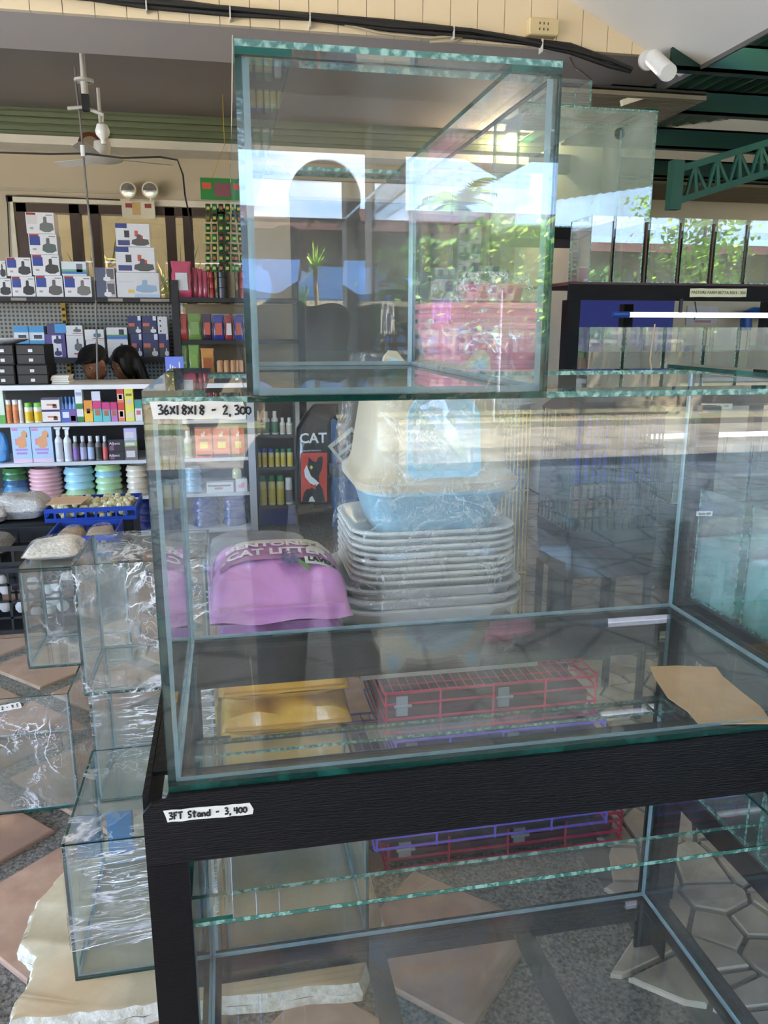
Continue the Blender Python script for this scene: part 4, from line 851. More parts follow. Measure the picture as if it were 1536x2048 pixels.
# second shelf
b2 = SH[2]
single('blue_bag', MB().pillow(at(0, 890, Y+.05).x-.01, Y+.06, b2, .055, .05, .19, 8, 8, .006, 2), M((96, 156, 210), .4), 'sky blue bag at the left end of the second counter shelf', 'bag', smooth=True)
BLOB = [(.2, 0), (.0, .3), (.15, .6), (.45, .65), (.5, .9), (.75, 1), (.98, .85), (.9, .65), (.8, .5), (.85, .1), (.6, 0)]
for i, (a, b) in enumerate(((14, 53.5), (54, 97))): s_box(('pale blue dog wipes pack with pug picture, left one', 'pale blue dog wipes pack with pug picture, right one')[i], a, b, 855, b2, Y, [(176, 202, 224), ((206, 140, 190), .05, .35, .9, .97), ((224, 160, 110), .25, .85, .42, .92, BLOB), ((90, 70, 60), .62, .84, .72, .84), ((230, 140, 170), .18, .5, .5, .68), ((180, 140, 200), .15, .8, .34, .4), ((180, 140, 200), .2, .75, .24, .3), ((224, 196, 210), 0, 1, 0, .12)], .08, 'wipes_pack', 'pack')
for i, (a, b) in enumerate(((99, 116), (117, 134))): s_bottle(('white trigger spray bottle beside the wipes packs', 'white trigger spray bottle beside the small mist bottles')[i], a, b, 855, b2, Y, ((226, 228, 232), (206, 206, 212), (232, 232, 236)), 'spray')
for i, (a, b, c_, l_) in enumerate(((135, 149, 'purple', (130, 100, 160)), (150, 164, 'lavender', (176, 170, 200)), (165, 180, 'blue', (170, 190, 220)), (181, 195, 'black', (50, 56, 44)), (196, 208, 'red', (206, 90, 90)))): s_bottle('clear mist bottle with %s label on the second counter shelf' % c_, a, b, 873, b2, Y, ((110, 104, 100), l_, (200, 202, 206)))
for i, (t, tb) in enumerate(((904, None), (880, 903.6))):
    k = s_box(('black carton with dog picture, lower of two', 'black carton with dog picture, upper of two')[i], 209, 242, t, b2, Y, [(44, 40, 44), ((130, 80, 110), .05, .4, .1, .7, BLOB)], pybase=tb)
    p = at(229, (t+7), Y); link('lettering', text_mb('Alkent', .024, front_at((p.x, Y-.0012, p.z)), .0003), WHITE, k)
for i, (t, tb) in enumerate(((894, None), (882, 893.6), (857, 881.6))): s_box(('dark printed box at the foot of the mixed pile', 'green striped box in the middle of the mixed pile', 'pale violet box topping the mixed pile')[i], 242, 268, t, b2, Y, [((120, 110, 104), (150, 176, 110), (186, 180, 216))[i], ((216, 210, 206), .1, .8, .2, .7)], pybase=tb)
ORG = [(214, 84, 50), ((120, 40, 36), .1, .9, .05, .12), ((226, 200, 70), .28, .75, .32, .55), ((150, 60, 40), .2, .8, .58, .66), ((222, 190, 160), .35, .65, .72, .92, BLOB)]
for i, (a, b, bt) in enumerate(((385, 420, (206, 90, 110)), (422, 456, (70, 90, 170)), (459, 486, (90, 140, 90)))):
    s_box(('red pet feed pouch with pink foot behind the tank wall', 'red pet feed pouch with blue foot behind the tank wall', 'red pet feed pouch with green foot near the counter post')[i], a, b, 858, b2, Y, ORG+[(bt, 0, 1, 0, .09)], .07, 'feed_pouch', 'pouch')
for i, (a, b, t) in enumerate(((318, 340, 850), (342, 360, 846), (362, 380, 862))): s_bottle('greyish shampoo bottle, %s left of the red pouches' % ('third', 'second', 'first')[i], a, b, t, b2, Y, ((190, 196, 190), (110, 150, 110), (200, 204, 200)))
# third shelf: nested bowls in film
def bowls(px0, px1, base, cols, n, hh, lab, Y=CT+.10):
    x0, x1 = xr(px0, px1, Y); r_ = (x1-x0)/2; cxx = (x0+x1)/2
    for i in range(n):
        c = cols[i % len(cols)] if len(cols) < n else cols[i]; z = base+i*hh
        k = thing('feed_bowl', lab % (ordn+['seventh', 'eighth'])[i], 'bowl', (cxx, Y+r_*.2, z), 'stacked feed bowls on the counter shelves')
        link('bowl', MB().lathe([(r_*1.0, 0), (r_*.99, hh*.3), (r_*.90, hh*.55), (r_*.84, hh*.93), (r_*.7, hh*.95), (r_*.68, hh*.5)], (cxx, Y+r_*.2, z), 22), M(c, .25, var=.08, coat=.4), k, 50)
b3 = SH[3]
bowls(-14, 40, b3, [(76, 140, 180), (76, 140, 180), (40, 90, 130), (50, 110, 70), (60, 120, 60)], 5, .038, 'feed bowl, %s from the bottom of the blue and green stack')
bowls(40, 110, b3, [(232, 180, 182)], 7, .026, 'pink feed bowl, %s from the bottom of its stack')
bowls(112, 176, b3, [(176, 206, 160), (160, 206, 214), (160, 206, 214), (150, 196, 206)], 4, .047, 'feed bowl, %s from the bottom of the pale blue stack')
bowls(176, 232, b3, [(176, 210, 160), (176, 210, 160), (176, 210, 160), (150, 196, 206), (182, 214, 150)], 5, .039, 'feed bowl, %s from the bottom of the pale green stack')
bowls(240, 287, b3, [(222, 206, 180)], 5, .037, 'beige feed bowl, %s from the bottom of its stack')
bowls(360, 396, b3, [(150, 180, 196)], 4, .04, 'greyish blue feed bowl, %s from the bottom of its stack behind the tank')
s_box('white cracker carton behind the tank on the third counter shelf', 404, 460, 966, b3, Y, [(226, 222, 216), ((120, 120, 126), .05, .9, .6, .75), ((200, 130, 120), .3, .6, .3, .5)])
s_box('small pink picture box near the counter post', 464, 488, 958, b3, Y, [(226, 220, 214), ((226, 150, 176), .15, .85, .3, .7, BLOB)])
single('clear_dome', MB().lathe([(.03, 0), (.032, .02), (.03, .05), (.018, .065), (.004, .07)], (at(474, 950, Y+.03).x, Y+.035, zt(957.5, Y, 474)), 16), M((206, 200, 150), .2, coat=1), 'small yellowish dome jar on the pink picture box', 'jar', smooth=True)
# bottom shelf
b4 = SH[4]
bowls(232, 296, b4, [(30, 50, 130)], 4, .05, 'navy blue feed bowl, %s from the bottom, left stack under the beige bowls')
bowls(372, 428, b4, [(40, 56, 128)], 4, .05, 'navy blue feed bowl, %s from the bottom, middle stack behind the tank')
bowls(434, 486, b4, [(46, 60, 130)], 4, .05, 'navy blue feed bowl, %s from the bottom, stack beside the counter post')
# things on the counter top
TZ = .9635
og = M((15, 15, 17), .55, spec=.25)
for i, (a, b, t, tb) in enumerate(((-12, 36, 730, 766), (40, 102, 728, 766), (-8, 38, 692, 729), (42, 100, 690, 727))):
    x0, x1 = xr(a, b, CT+.06); z0 = TZ if i < 2 else TZ+.1195; h = .118
    k = thing('drawer_organizer', ('black drawer organizer at the counter end, lower left', 'black drawer organizer beside the papers, lower right', 'black drawer organizer at the counter end, upper left', 'black drawer organizer beside the papers, upper right')[i], 'organizer', (x0, CT+.06, z0)); link('case', MB().box(x0, x1, CT+.06, CT+.30, z0, z0+h), og, k)
    for q in (0, 1):
        zz = z0+.006+q*.056; d_ = link('drawer', MB().box(x0+.006, x1-.006, CT+.052, CT+.0595, zz, zz+.05), M((24, 24, 27), .3), k); xm = (x0+x1)/2; link('handle', MB().box(xm-.012, xm+.012, CT+.046, CT+.0515, zz+.012, zz+.03), M((190, 190, 194), .3, .5), d_)
single('white_dish', MB().lathe([(.03, 0), (.09, .018), (.12, .03), (.118, .034), (.03, .012)], (at(20, 690, CT+.2).x, CT+.2, TZ+.2385), 22), WHITE, 'white dish on top of the black organizers', 'dish', smooth=40)
pst = thing('paper_pile', 'low pile of white papers on the counter beside the organizers', 'papers', (-1, CT+.1, TZ)); x0, x1 = xr(106, 141, CT+.08)
for i in range(5): link('sheet', MB().box(x0+.004*math.sin(i*2), x1+.004*math.sin(i*2), CT+.08, CT+.24, TZ+.0005+i*.0105, TZ+.0095+i*.0105), PAPER, pst)
p0, p1 = xr(335, 371, CT+.12); k = thing('price_list', 'blue and white printed price list standing on the counter', 'sign', (p0, CT+.12, TZ)); link('card', MB().box(p0, p1, CT+.12, CT+.126, TZ, TZ+.16), M((110, 130, 216), .5), k)
for i in range(7): link('print', MB().box(p0+.012+.014*i, p0+.02+.014*i, CT+.1185, CT+.1198, TZ+.03, TZ+.03+random.uniform(.05, .11)), WHITE, k)
GBAG = M((60, 170, 66), .25, coat=.5, bump=.3, scale=20)
for i, (a, b, z_, lb) in enumerate(((372, 402, 0, 'shiny green snack bag leaning beside the blue price list'), (398, 432, 0, 'shiny green snack bag lying near the paper rolls'))):
    x0, x1 = xr(a, b, CT+.1); mb = MB(Matrix.Translation(((x0+x1)/2, CT+.12+.02*i, TZ)) @ Matrix.Rotation(R(-62 if i == 0 else -12), 4, 'X') @ Matrix.Rotation(R(14*(1-i)), 4, 'Z')); mb.pillow(0, .05, 0 if i else -.02, (x1-x0)/2, .055, .035, 10, 8, .006, i*5)
    mb.v = [(x, y, max(z__, TZ+.0005)) for x, y, z__ in mb.v]
    k = thing('snack_bag', lb, 'snack bag', ((x0+x1)/2, CT+.12, TZ)); link('pouch', mb, GBAG, k, True)
for i, a in enumerate((437, 450, 463, 474)):
    x0, x1 = xr(a, a+13, CT+.15); r_ = (x1-x0)/2; single('paper_roll', MB().lathe([(r_, 0), (r_, .125), (r_*.6, .135), (r_*.55, .12)], ((x0+x1)/2, CT+.15, TZ), 14), M((176, 134, 96), .7), 'brown paper roll on the counter, %s from the green bags' % ordn[i], 'paper roll', 'brown paper rolls on the counter', 40)
x0, x1 = xr(432, 482, CT+.02); k = thing('carton', 'dark carton on the counter edge before the paper rolls', 'carton', (x0, CT+.02, TZ)); link('box_body', MB().box(x0, x1, CT+.03, CT+.11, TZ, TZ+.045), M((54, 46, 42), .6), k); link('label_patch', MB().box(x1-.03, x1-.012, CT+.0285, CT+.0298, TZ+.015, TZ+.035), WHITE, k)
x0, x1 = xr(395, 430, CT+.02); single('carton', MB().box(x0, x1, CT+.03, CT+.1, TZ, TZ+.04), M((170, 130, 100), .7), 'small brown carton on the counter edge under the green bags', 'carton')
# ---- narrow shelf unit right of the counter, cat food bags, blue trestle table
su = thing('side_shelf', 'dark narrow shelf of shampoo and vitamin bottles right of the counter', 'shelf', (.25, 4.36, 0)); DK = M((74, 68, 64), .6)
for z in (.615, .40, .14): link('shelf_board', MB().box(.25, .512, 4.34, 4.6, z-.022, z), DK, su)
link('back_board', MB().box(.25, .512, 4.605, 4.62, 0, .95), M((96, 78, 70), .7), su); link('kick_board', MB().box(.25, .512, 4.36, 4.38, .0, .117), M((36, 40, 110), .5), su)
for X in (.25, .499): link('side_board', MB().box(X, X+.014, 4.34, 4.60, .0, .95), DK, su)
Y2 = 4.352
for i, (a, b, t) in enumerate(((505, 521, 823), (523, 539, 824), (541, 556, 823), (558, 570, 836), (571, 585, 836))):
    s_bottle('white shampoo bottle with green base, %s from the counter post' % ordn[i] if i < 3 else 'beige shampoo bottle, %s right of the white and green ones' % ('first' if i == 3 else 'second'), a, b, t, .6155, Y2, ((222, 222, 214), (80, 130, 90) if i < 3 else (206, 196, 170), (224, 222, 212)))
for i, (a, b, c_) in enumerate(((508, 519, 'b'), (520, 531, 'b'), (533, 545, 'b'), (547, 557, 'g'), (558, 569, 'g'), (571, 584, 'g'))):
    s_bottle('yellow vitamin bottle with %s cap, %s on the middle side shelf' % ('blue' if c_ == 'b' else 'green', ordn[i]), a, b, 898, .4005, Y2, ((216, 206, 130), (214, 190, 60), (44, 84, 170) if c_ == 'b' else (36, 110, 66)), 'can')
for i, (a, b) in enumerate(((511, 528), (531, 546), (548, 564))): s_bottle('yellow vitamin bottle with green cap, %s on the lowest side shelf' % ordn[i], a, b, 952, .1405, Y2, ((214, 206, 130), (206, 190, 70), (40, 120, 70)), 'can')
s_bottle('white and black tonic bottle on the lowest side shelf', 566, 581, 957, .1405, Y2, ((222, 220, 220), (120, 116, 116), (226, 224, 224)), 'can')
# cat food bags
Y3 = 4.30; FB = M((24, 24, 27), .2, coat=.6, bump=.3, scale=16); REDP = M((214, 66, 46), .4, var=.06)
tbl = thing('trestle_table', 'blue legged steel table carrying the cat food bags', 'table', (.62, 4.3, 0)); BL = M((40, 84, 130), .45)
link('table_top', MB().box(.615, 1.5, 4.26, 4.75, .128, .148), M((58, 52, 50), .6), tbl)
for X, Yq in ((.74, 4.24), (1.44, 4.24), (.74, 4.72), (1.44, 4.72)): link('leg', MB().box(X, X+.03, Yq, Yq+.03, 0, .70 if Yq < 4.5 else .127), BL, tbl)
link('sloped_rail', MB().tube([(.74, 4.225, .72), (1.2, 4.225, .40)], .016, 4), BL, tbl)
p0, p1 = at(596, 1004, Y3), at(704, 1004, Y3); xa, xb = p0.x, .735; zb_ = .1485
cf = thing('cat_food_bag', 'black cat food bag with red panel and black cat picture', 'bag', ((xa+xb)/2, Y3, zb_))
mb = MB(); mb.rr([((xa+xb)/2, Y3+.09, (xb-xa)/2, .085, .04, zb_), ((xa+xb)/2+.01, Y3+.09, (xb-xa)/2+.01, .09, .05, zb_+.3), ((xa+xb)/2+.03, Y3+.09, (xb-xa)/2+.02, .08, .05, zb_+.5), ((xa+xb)/2+.07, Y3+.10, (xb-xa)/2, .04, .03, zb_+.60), ((xa+xb)/2+.10, Y3+.10, (xb-xa)/2-.03, .008, .006, zb_+.66)], 0, 6); link('sack', mb, FB, cf, 50)
FY = Y3-.008; rp = lambda px, py: (at(px, py, FY).x, at(px, py, FY).z)
def flatp(nm, pts, mat, off): 
    mb = MB(); mb.xz([rp(*q) for q in pts], FY-off-.0015, FY-off); link(nm, mb, mat, cf)
flatp('red_panel', [(602, 1003), (602, 906), (654, 905), (654, 1003)], REDP, 0)
flatp('cat_print', [(604, 1003), (608, 985), (616, 975), (622, 968), (616, 950), (616, 930), (617, 914), (626, 922), (632, 924), (636, 915), (644, 912), (646, 920), (643, 940), (638, 950), (638, 966), (645, 978), (650, 1003)], BLK, .002)
flatp('cat_chest_print', [(608, 940), (613, 930), (618, 942), (622, 952), (632, 960), (638, 966), (632, 972), (620, 966), (610, 954)], WHITE, .004)
flatp('cat_chest_print', [(617, 1003), (620, 994), (625, 992), (630, 1003)], WHITE, .004)
flatp('eye_print', [(619, 935), (622, 930), (626, 934), (623, 939)], M((226, 214, 60), .4), .004)
flatp('bow_print', [(615, 968), (622, 971), (632, 968), (631, 979), (623, 975), (616, 979)], REDP, .006)
c = at(626, 877, FY); link('lettering', text_mb('CAT', .092, front_at((c.x, FY-.004, c.z)), .0006, 'CENTER', .002), WHITE, cf)
c = at(622, 901, FY); link('lettering', text_mb('Balanced Nutrition', .018, front_at((c.x, FY-.004, c.z)), .0004), WHITE, cf)
k = thing('cat_food_bag', 'dark cat food bag partly hidden left of the red panel bag', 'bag', (.53, 4.40, zb_)); mb = MB(); mb.rr([(.66, 4.46, .07, .05, .03, zb_), (.66, 4.46, .08, .06, .04, zb_+.32), (.67, 4.47, .07, .03, .02, zb_+.46)], 0, 5); link('sack', mb, M((60, 44, 58), .3, coat=.5), k, 50)
k = thing('cat_food_bag', 'red and black bag with round pale emblem right of the blue leg', 'bag', (.9, 4.34, zb_)); mb = MB(); mb.rr([(.91, 4.42, .125, .08, .04, zb_), (.91, 4.42, .13, .085, .05, zb_+.28), (.92, 4.44, .11, .05, .03, zb_+.42)], 0, 6); link('sack', mb, FB, k, 50)
mb = MB(); cc = at(692, 988, 4.33); mb.xz([(cc.x+.036*math.cos(i*.3927), cc.z+.036*math.sin(i*.3927)) for i in range(16)], 4.326, 4.3295); link('emblem_print', mb, M((206, 180, 180), .5), k); link('red_panel', MB().box(.785, .84, 4.327, 4.332, zb_+.02, zb_+.36), REDP, k)
k = thing('weighing_scale', 'grey price scale tilted above the cat food bags', 'scale', (.95, 4.28, .60)); p = at(695, 892, 4.15)
mb = MB(Matrix.Translation(p) @ Matrix.Rotation(R(-38), 4, 'Y')); mb.box(-.10, .10, 0, .06, -.07, .07); link('case', mb, M((196, 190, 174), .5), k)
for q in ((-.08, .08, .0, .055), (-.08, -.01, -.055, -.02), (.0, .08, -.055, -.02)): 
    mb = MB(Matrix.Translation(p) @ Matrix.Rotation(R(-38), 4, 'Y')); mb.box(q[0], q[1], -.003, -.0005, q[2], q[3]); link('display', mb, M((60, 58, 58), .3), k)
link('pole', MB().cyl((p.x+.02, p.y+.05, .42), (p.x+.02, p.y+.05, p.z-.02), .012), BL, k); link('base', MB().box(p.x-.1, p.x+.14, p.y-.02, p.y+.2, .36, .42), M((60, 62, 66), .5), k)
link('stand', MB().box(p.x-.06, p.x+.10, p.y+.115, p.y+.18, .1485, .359), BL, k)

# ---- back wall gondola: dark shelves, pegboard, boxes of pumps
BY5 = 5.20; DARK = M((34, 30, 28), .6)
gd = thing('wall_shelf', 'dark gondola shelf with grey pegboard along the back wall', 'shelf', (-2, 5.2, 0))
link('shelf_board', MB().box(-2.6, -.285, 5.17, 5.52, 1.475, 1.508), DARK, gd); link('shelf_board', MB().box(-2.6, -.285, 5.17, 5.52, 1.05, 1.09), DARK, gd); link('shelf_board', MB().box(-2.6, -.285, 5.32, 5.52, .58, .62), DARK, gd)
PEG = bpy.data.materials.new('pegboard'); PEG.use_nodes = True; t_ = PEG.node_tree; vb = t_.nodes.new('ShaderNodeTexVoronoi'); vb.inputs['Randomness'].default_value = 0; vb.inputs['Scale'].default_value = 34; tcn = t_.nodes.new('ShaderNodeTexCoord'); t_.links.new(tcn.outputs['Object'], vb.inputs['Vector'])
rp_ = t_.nodes.new('ShaderNodeValToRGB'); t_.links.new(vb.outputs['Distance'], rp_.inputs[0]); rp_.color_ramp.elements[0].position = .28; rp_.color_ramp.elements[0].color = (*s2l((70, 68, 62)), 1); rp_.color_ramp.elements[1].position = .34; rp_.color_ramp.elements[1].color = (*s2l((158, 154, 142)), 1); t_.links.new(rp_.outputs[0], t_.nodes['Principled BSDF'].inputs['Base Color'])
link('pegboard', MB().box(-2.6, -.285, 5.53, 5.55, .3, 1.474), PEG, gd)
for X in (-1.10, -.30): link('upright', MB().box(X, X+.03, 5.50, 5.529, 0, 1.474), M((206, 160, 40), .5) if X < -.5 else DARK, gd)
mb = MB()
for zz in [.7+.045*i for i in range(17)]: mb.box(-1.095, -1.075, 5.498, 5.4998, zz, zz+.02)
link('slot', mb, DARK, gd)
for X in (-1.36, -.72, -.5, -.4): link('price_strip', MB().box(X, X+.1, 5.166, 5.1695, 1.48, 1.50), M((150, 140, 126), .6), gd)
T5 = 1.5085; T6 = 1.0905
PUMP = [(.0, .15), (.05, .5), (.3, .62), (.32, .95), (.45, 1), (.55, .95), (.55, .62), (.95, .55), (1, .15), (.7, 0), (.3, 0)]
def pump(label, a, b, t, base, tb=None, c=(58, 56, 54), bl=(40, 66, 140)):
    return s_box(label, a, b, t, base, 5.185, [(226, 222, 220), (bl, .03, .40, .45, .88), ((150, 40, 44), .03, .36, .88, .98), (c, .46, .97, .08, .82, PUMP), ((170, 160, 150), .12, .25, .2, .3), ((120, 116, 116), .72, .95, .86, .90)], .14, 'pump_box', 'box', 'water pump boxes on the back shelf', pybase=tb)
rows = [((4, 46, 557, None), 'first from the left'), ((47, 92, 553, None), 'second from the left'), ((93, 146, 551, None), 'third from the left'), ((148, 201, 552, None), 'fourth from the left')]
for i, ((a, b, t, tb), l_) in enumerate(rows): pump('white pump box with blue corner, bottom row, %s' % l_, a, b, t, T5, tb, ((40, 40, 40), (44, 40, 40), (96, 90, 86), (120, 114, 108))[i])
pump('small pump box standing on the bottom row, far left', 17, 39, 522, T5, 556.4); pump('white pump box standing on the second bottom box', 40.5, 88, 515, T5, 552.4)
pump('white pump box on the third bottom box', 90, 143, 509.5, T5, 550.3); pump('white pump box second from the top of the tall pile', 88, 142, 468, T5, 508.8, (90, 100, 96)); pump('pale printed white pump box topping the tall pile', 86, 140, 425, T5, 467.3, (110, 116, 108), (214, 206, 200))  # topmost box carries a paler corner print
s_box('white filter box with blue and green wave on the fourth bottom box', 146, 194, 523, T5, 5.185, [(216, 222, 222), ((70, 120, 180), 0, 1, .12, .3), ((110, 170, 130), 0, 1, .30, .45), ((110, 120, 124), .6, .85, .25, .85)], .12, pybase=551.3)
for i, (t, tb) in enumerate(((564, None), (535, 563.5))): s_box(('dark blue and white pump box, lower of two, middle of back shelf', 'dark blue and white pump box, upper of two, middle of back shelf')[i], 206, 248, t, T5, 5.185, [(196, 190, 186), ((86, 92, 112), 0, .58, 0, 1), ((230, 226, 222), .45, .8, .05, .55, PUMP), ((100, 96, 100), .62, .95, .2, .9)], .12, pybase=tb)
s_box('large white box with pale blue tank picture on the back shelf', 250, 333, 545, T5, 5.185, [(216, 214, 212), ((150, 176, 196), .44, .95, .2, .72, PUMP), ((226, 190, 90), .26, .4, .18, .32), ((200, 206, 214), .05, .4, .6, .66), ((180, 200, 214), .4, 1, 0, .14)], .14)
for i, (a, b, t, tb) in enumerate(((252, 327, 494, 544.4), (255, 320, 447, 493.3))): s_box(('white pump box with grey and red pump, lower of two', 'white pump box with grey and red pump, topmost')[i], a, b, t, T5, 5.185, [(224, 222, 222), ((60, 70, 130), 0, .34, .8, 1), ((70, 76, 120), .05, .4, .06, .28), ((90, 86, 84), .45, .98, .05, .55, PUMP), ((204, 90, 70), .56, .66, .45, .7), ((204, 90, 70), .74, .80, .1, .5), ((70, 66, 66), .25, .4, .4, .7)], .14, 'pump_box', 'box', 'water pump boxes on the back shelf', tb)
# lower shelf boxes
def lowbox(label, a, b, t, tb, cols): s_box(label, a, b, t, T6, 5.185, cols, .12, pybase=tb)
WB = (222, 218, 214)
lowbox('white and blue heater box, left one, above the organizers', 41, 70, 652, None, [(214, 220, 226), ((70, 150, 200), 0, 1, .8, 1), ((70, 150, 200), 0, 1, 0, .55), ((60, 60, 64), .3, .85, .6, .72)])
lowbox('white and blue heater box, right one, above the organizers', 71, 101, 652, None, [(214, 220, 226), ((70, 150, 200), 0, 1, .8, 1), ((70, 150, 200), 0, 1, 0, .55), ((60, 60, 64), .3, .85, .6, .72)])
lowbox('purple air pump box under the blue one', 101, 141, 668.6, None, [(90, 74, 136), ((226, 222, 226), .35, .8, .05, .95), ((60, 56, 90), .42, .9, .6, .95, PUMP), ((60, 56, 90), .42, .8, .08, .42, PUMP)])
lowbox('blue and purple air pump box on the purple one', 107, 145, 647, 667.9, [(70, 68, 110), ((70, 150, 206), .4, 1, .1, .95)])
for i, (t, tb) in enumerate(((670.5, None), (651, 670))): lowbox(('white box with grey mouse shaped pump, lower one', 'white box with grey mouse shaped pump, upper one')[i], 143, 177, t, tb, [WB, ((96, 104, 104), .45, .92, .3, .85, PUMP), ((200, 60, 70), .4, 1, .14, .2)])
lowbox('white box with green air pump, lower one', 181, 218, 680.5, None, [WB, ((60, 110, 80), .3, .95, .1, .9, PUMP)])
lowbox('white box with teal air pump, upper one', 180, 218, 659, 680, [WB, ((60, 110, 130), .45, .85, .25, .9, PUMP), ((200, 70, 80), .4, 1, .1, .16)])
lowbox('white box with dark pump under the blue wave box', 223, 264, 679.5, None, [WB, ((60, 90, 110), .5, .95, .2, .8, PUMP)])
lowbox('white filter box with blue wave above the woman', 223, 264, 655, 679, [WB, ((60, 110, 190), 0, 1, .05, .25), ((90, 150, 100), 0, 1, .25, .4), ((60, 64, 66), .6, .85, .4, .85)])
NB = [(48, 54, 96), ((206, 110, 90), .05, .5, .4, .6), ((70, 66, 66), .1, .9, .05, .42), ((226, 226, 226), .55, .95, .05, .4, PUMP), ((226, 226, 226), .75, .98, .75, 1)]
for i, (a, b, t, tb) in enumerate(((270, 292, 668, None), (293, 324, 668, None), (324.5, 345, 668, None), (266, 293, 632, 667.4), (294, 323, 632, 667.4))): lowbox('navy filter box with red lettering band, %s' % ('bottom left', 'bottom middle', 'bottom right', 'top left', 'top right')[i], a, b, t, tb, NB)
lowbox('tall white carton with dark dots beside the navy boxes', 324.5, 344, 633, 667.4, [WB, ((60, 60, 60), .2, .35, .7, .8), ((60, 60, 60), .2, .35, .4, .5), ((60, 60, 60), .2, .35, .1, .2)])
# ---- black rack with treats, right of the gondola
br = thing('treat_rack', 'black open rack of treat pouches right of the pump shelf', 'rack', (-.27, 5.0, 0))
for X in (-.275, .60): link('post', MB().box(X, X+.05, 4.98, 5.03, 0, 1.62), BLK, br)
for z in (1.505, 1.215, .95): link('shelf_board', MB().box(-.224, .599, 4.99, 5.30, z-.03, z), BLK, br)
link('back_card', MB().box(-.2, .59, 5.32, 5.33, .9, 1.47), M((150, 132, 104), .8), br)
def pouch(label, a, b, t, z, Y, cols, shiny=True, group=None):
    x0, x1 = xr(a, b, Y); h = at(a, t, Y).z-z; k = thing('treat_pouch', label, 'pouch', ((x0+x1)/2, Y, z), group); n = 8; top = []
    f = []; 
    rings = []
    for i in range(n+1):
        t_ = i/n; th = .028*math.sin(math.pi*min(1, t_*.92+.08))**.6*(1-.75*t_)+.002; wv = .94+.06*math.cos(i*1.9+a)
        rings.append(((x0+x1)/2, Y+.03, (x1-x0)/2*wv, th, min(th*.9, .012), z+.0005+h*t_))
    mb = MB(); mb.rr(rings, 0, 3); link('pouch_body', mb, M(cols[0], .22, var=.15, scale=40, coat=.6, bump=.2), k, True)
    if len(cols) > 1: mb = MB(); w_ = (x1-x0); mb.xz([(x0+w_*.2, z+h*.2), (x0+w_*.8, z+h*.2), (x0+w_*.78, z+h*.68), (x0+w_*.22, z+h*.68)], Y-.0035, Y-.001); link('print', mb, M(cols[1], .5), k)
    return k
k = pouch('large pink foil pouch with a pale dog picture on the top treat shelf', 356, 396, 522, 1.5055, 5.0, [(190, 60, 96), (206, 206, 206)])
for i, (a, b) in enumerate(((397, 408), (408, 417), (417, 427))): pouch('crumpled pink foil pouch, %s behind the dog picture pouch' % ordn[i], a, b, 535+3*i, 1.5055, 5.03, [(170, 50, 84)])
for i, (a, b) in enumerate(((428, 440), (444, 466))):
    x0, x1 = xr(a, b, 5.0)
    for j in range(3): single('food_tin', MB().lathe([((x1-x0)/2, 0), ((x1-x0)/2, .066), ((x1-x0)/2*.93, .069)], ((x0+x1)/2, 5.06, 1.5055+.07*j), 16), M((150, 50, 50) if i == 0 else (46, 44, 44), .25, .3), '%s food tin, %s in its pile on the top treat shelf' % (('red', 'black')[i], ('bottom', 'middle', 'top')[j]), 'tin', 'food tins on the top treat shelf', 40)
for i, (a, b, t, c_, l_) in enumerate(((359, 383, 628, [(196, 60, 50)], 'red treat pouch left of the green one'), (383, 411, 627, [(110, 140, 66), (130, 160, 90)], 'green treat pouch on the middle treat shelf'), (412, 431, 628, [(60, 40, 66), (196, 90, 70)], 'dark pouch with red picture on the middle treat shelf'), (432, 455, 630, [(50, 60, 140), (190, 90, 70)], 'blue pouch with red picture on the middle treat shelf'), (456, 472, 631, [(150, 50, 60), (214, 206, 200)], 'red pouch with white print near the tank edge'), (473, 492, 632, [(50, 60, 130), (150, 50, 60)], 'blue pouch half behind the tall tank edge'))):
    pouch(l_, a, b, t, 1.2155, 5.0, c_)
for i, (a, b, t, c_, l_) in enumerate(((359, 380, 688, [(110, 160, 70)], 'pale green pouch at the left of the low treat shelf'), (381, 404, 686, [(120, 166, 60), (150, 190, 90)], 'green pouch in the middle of the low treat shelf'), (405, 433, 697, [(206, 140, 50), (190, 100, 40)], 'orange pouch at the right of the low treat shelf'))): pouch(l_, a, b, t, .9505, 5.0, c_)
for i in range(2):
    x0, x1 = xr((412, 472)[i], (466, 500)[i], 5.02); single('price_card', MB().box(x0, x1, 5.29, 5.294, 1.2155, 1.40), M((206, 190, 156), .8), ('tan price card behind the middle treat pouches', 'tan price card at the right end of the middle treat shelf')[i], 'card')
# hanging sachet strips by the tall tank
p = at(450, 300, 4.9)
hs = thing('sachet_display', 'green header card with hanging strips of sachets by the rack', 'display', (p.x, 4.86, 1.6)); a, b = at(400, 356, 4.88), at(476, 402, 4.88)
link('header_card', MB().box(a.x, b.x, 4.86, 4.866, b.z, a.z), M((30, 120, 44), .5), hs); link('header_print', MB().box(a.x+.09, b.x-.03, 4.8575, 4.8595, b.z+.02, a.z-.03), M((130, 70, 76), .5), hs); link('header_print', MB().box(a.x+.01, a.x+.07, 4.8575, 4.8595, a.z-.07, a.z-.03), M((196, 80, 50), .5), hs)
link('cord', MB().tube([(a.x+.08, 4.863, a.z), at(449, 290, 4.863), (b.x-.03, 4.863, a.z)], .003), M((190, 160, 40), .5), hs); q0 = at(449, 290, 4.863); link('cord', MB().cyl(q0, (q0.x, q0.y, 2.785), .002), M((190, 160, 40), .5), hs)
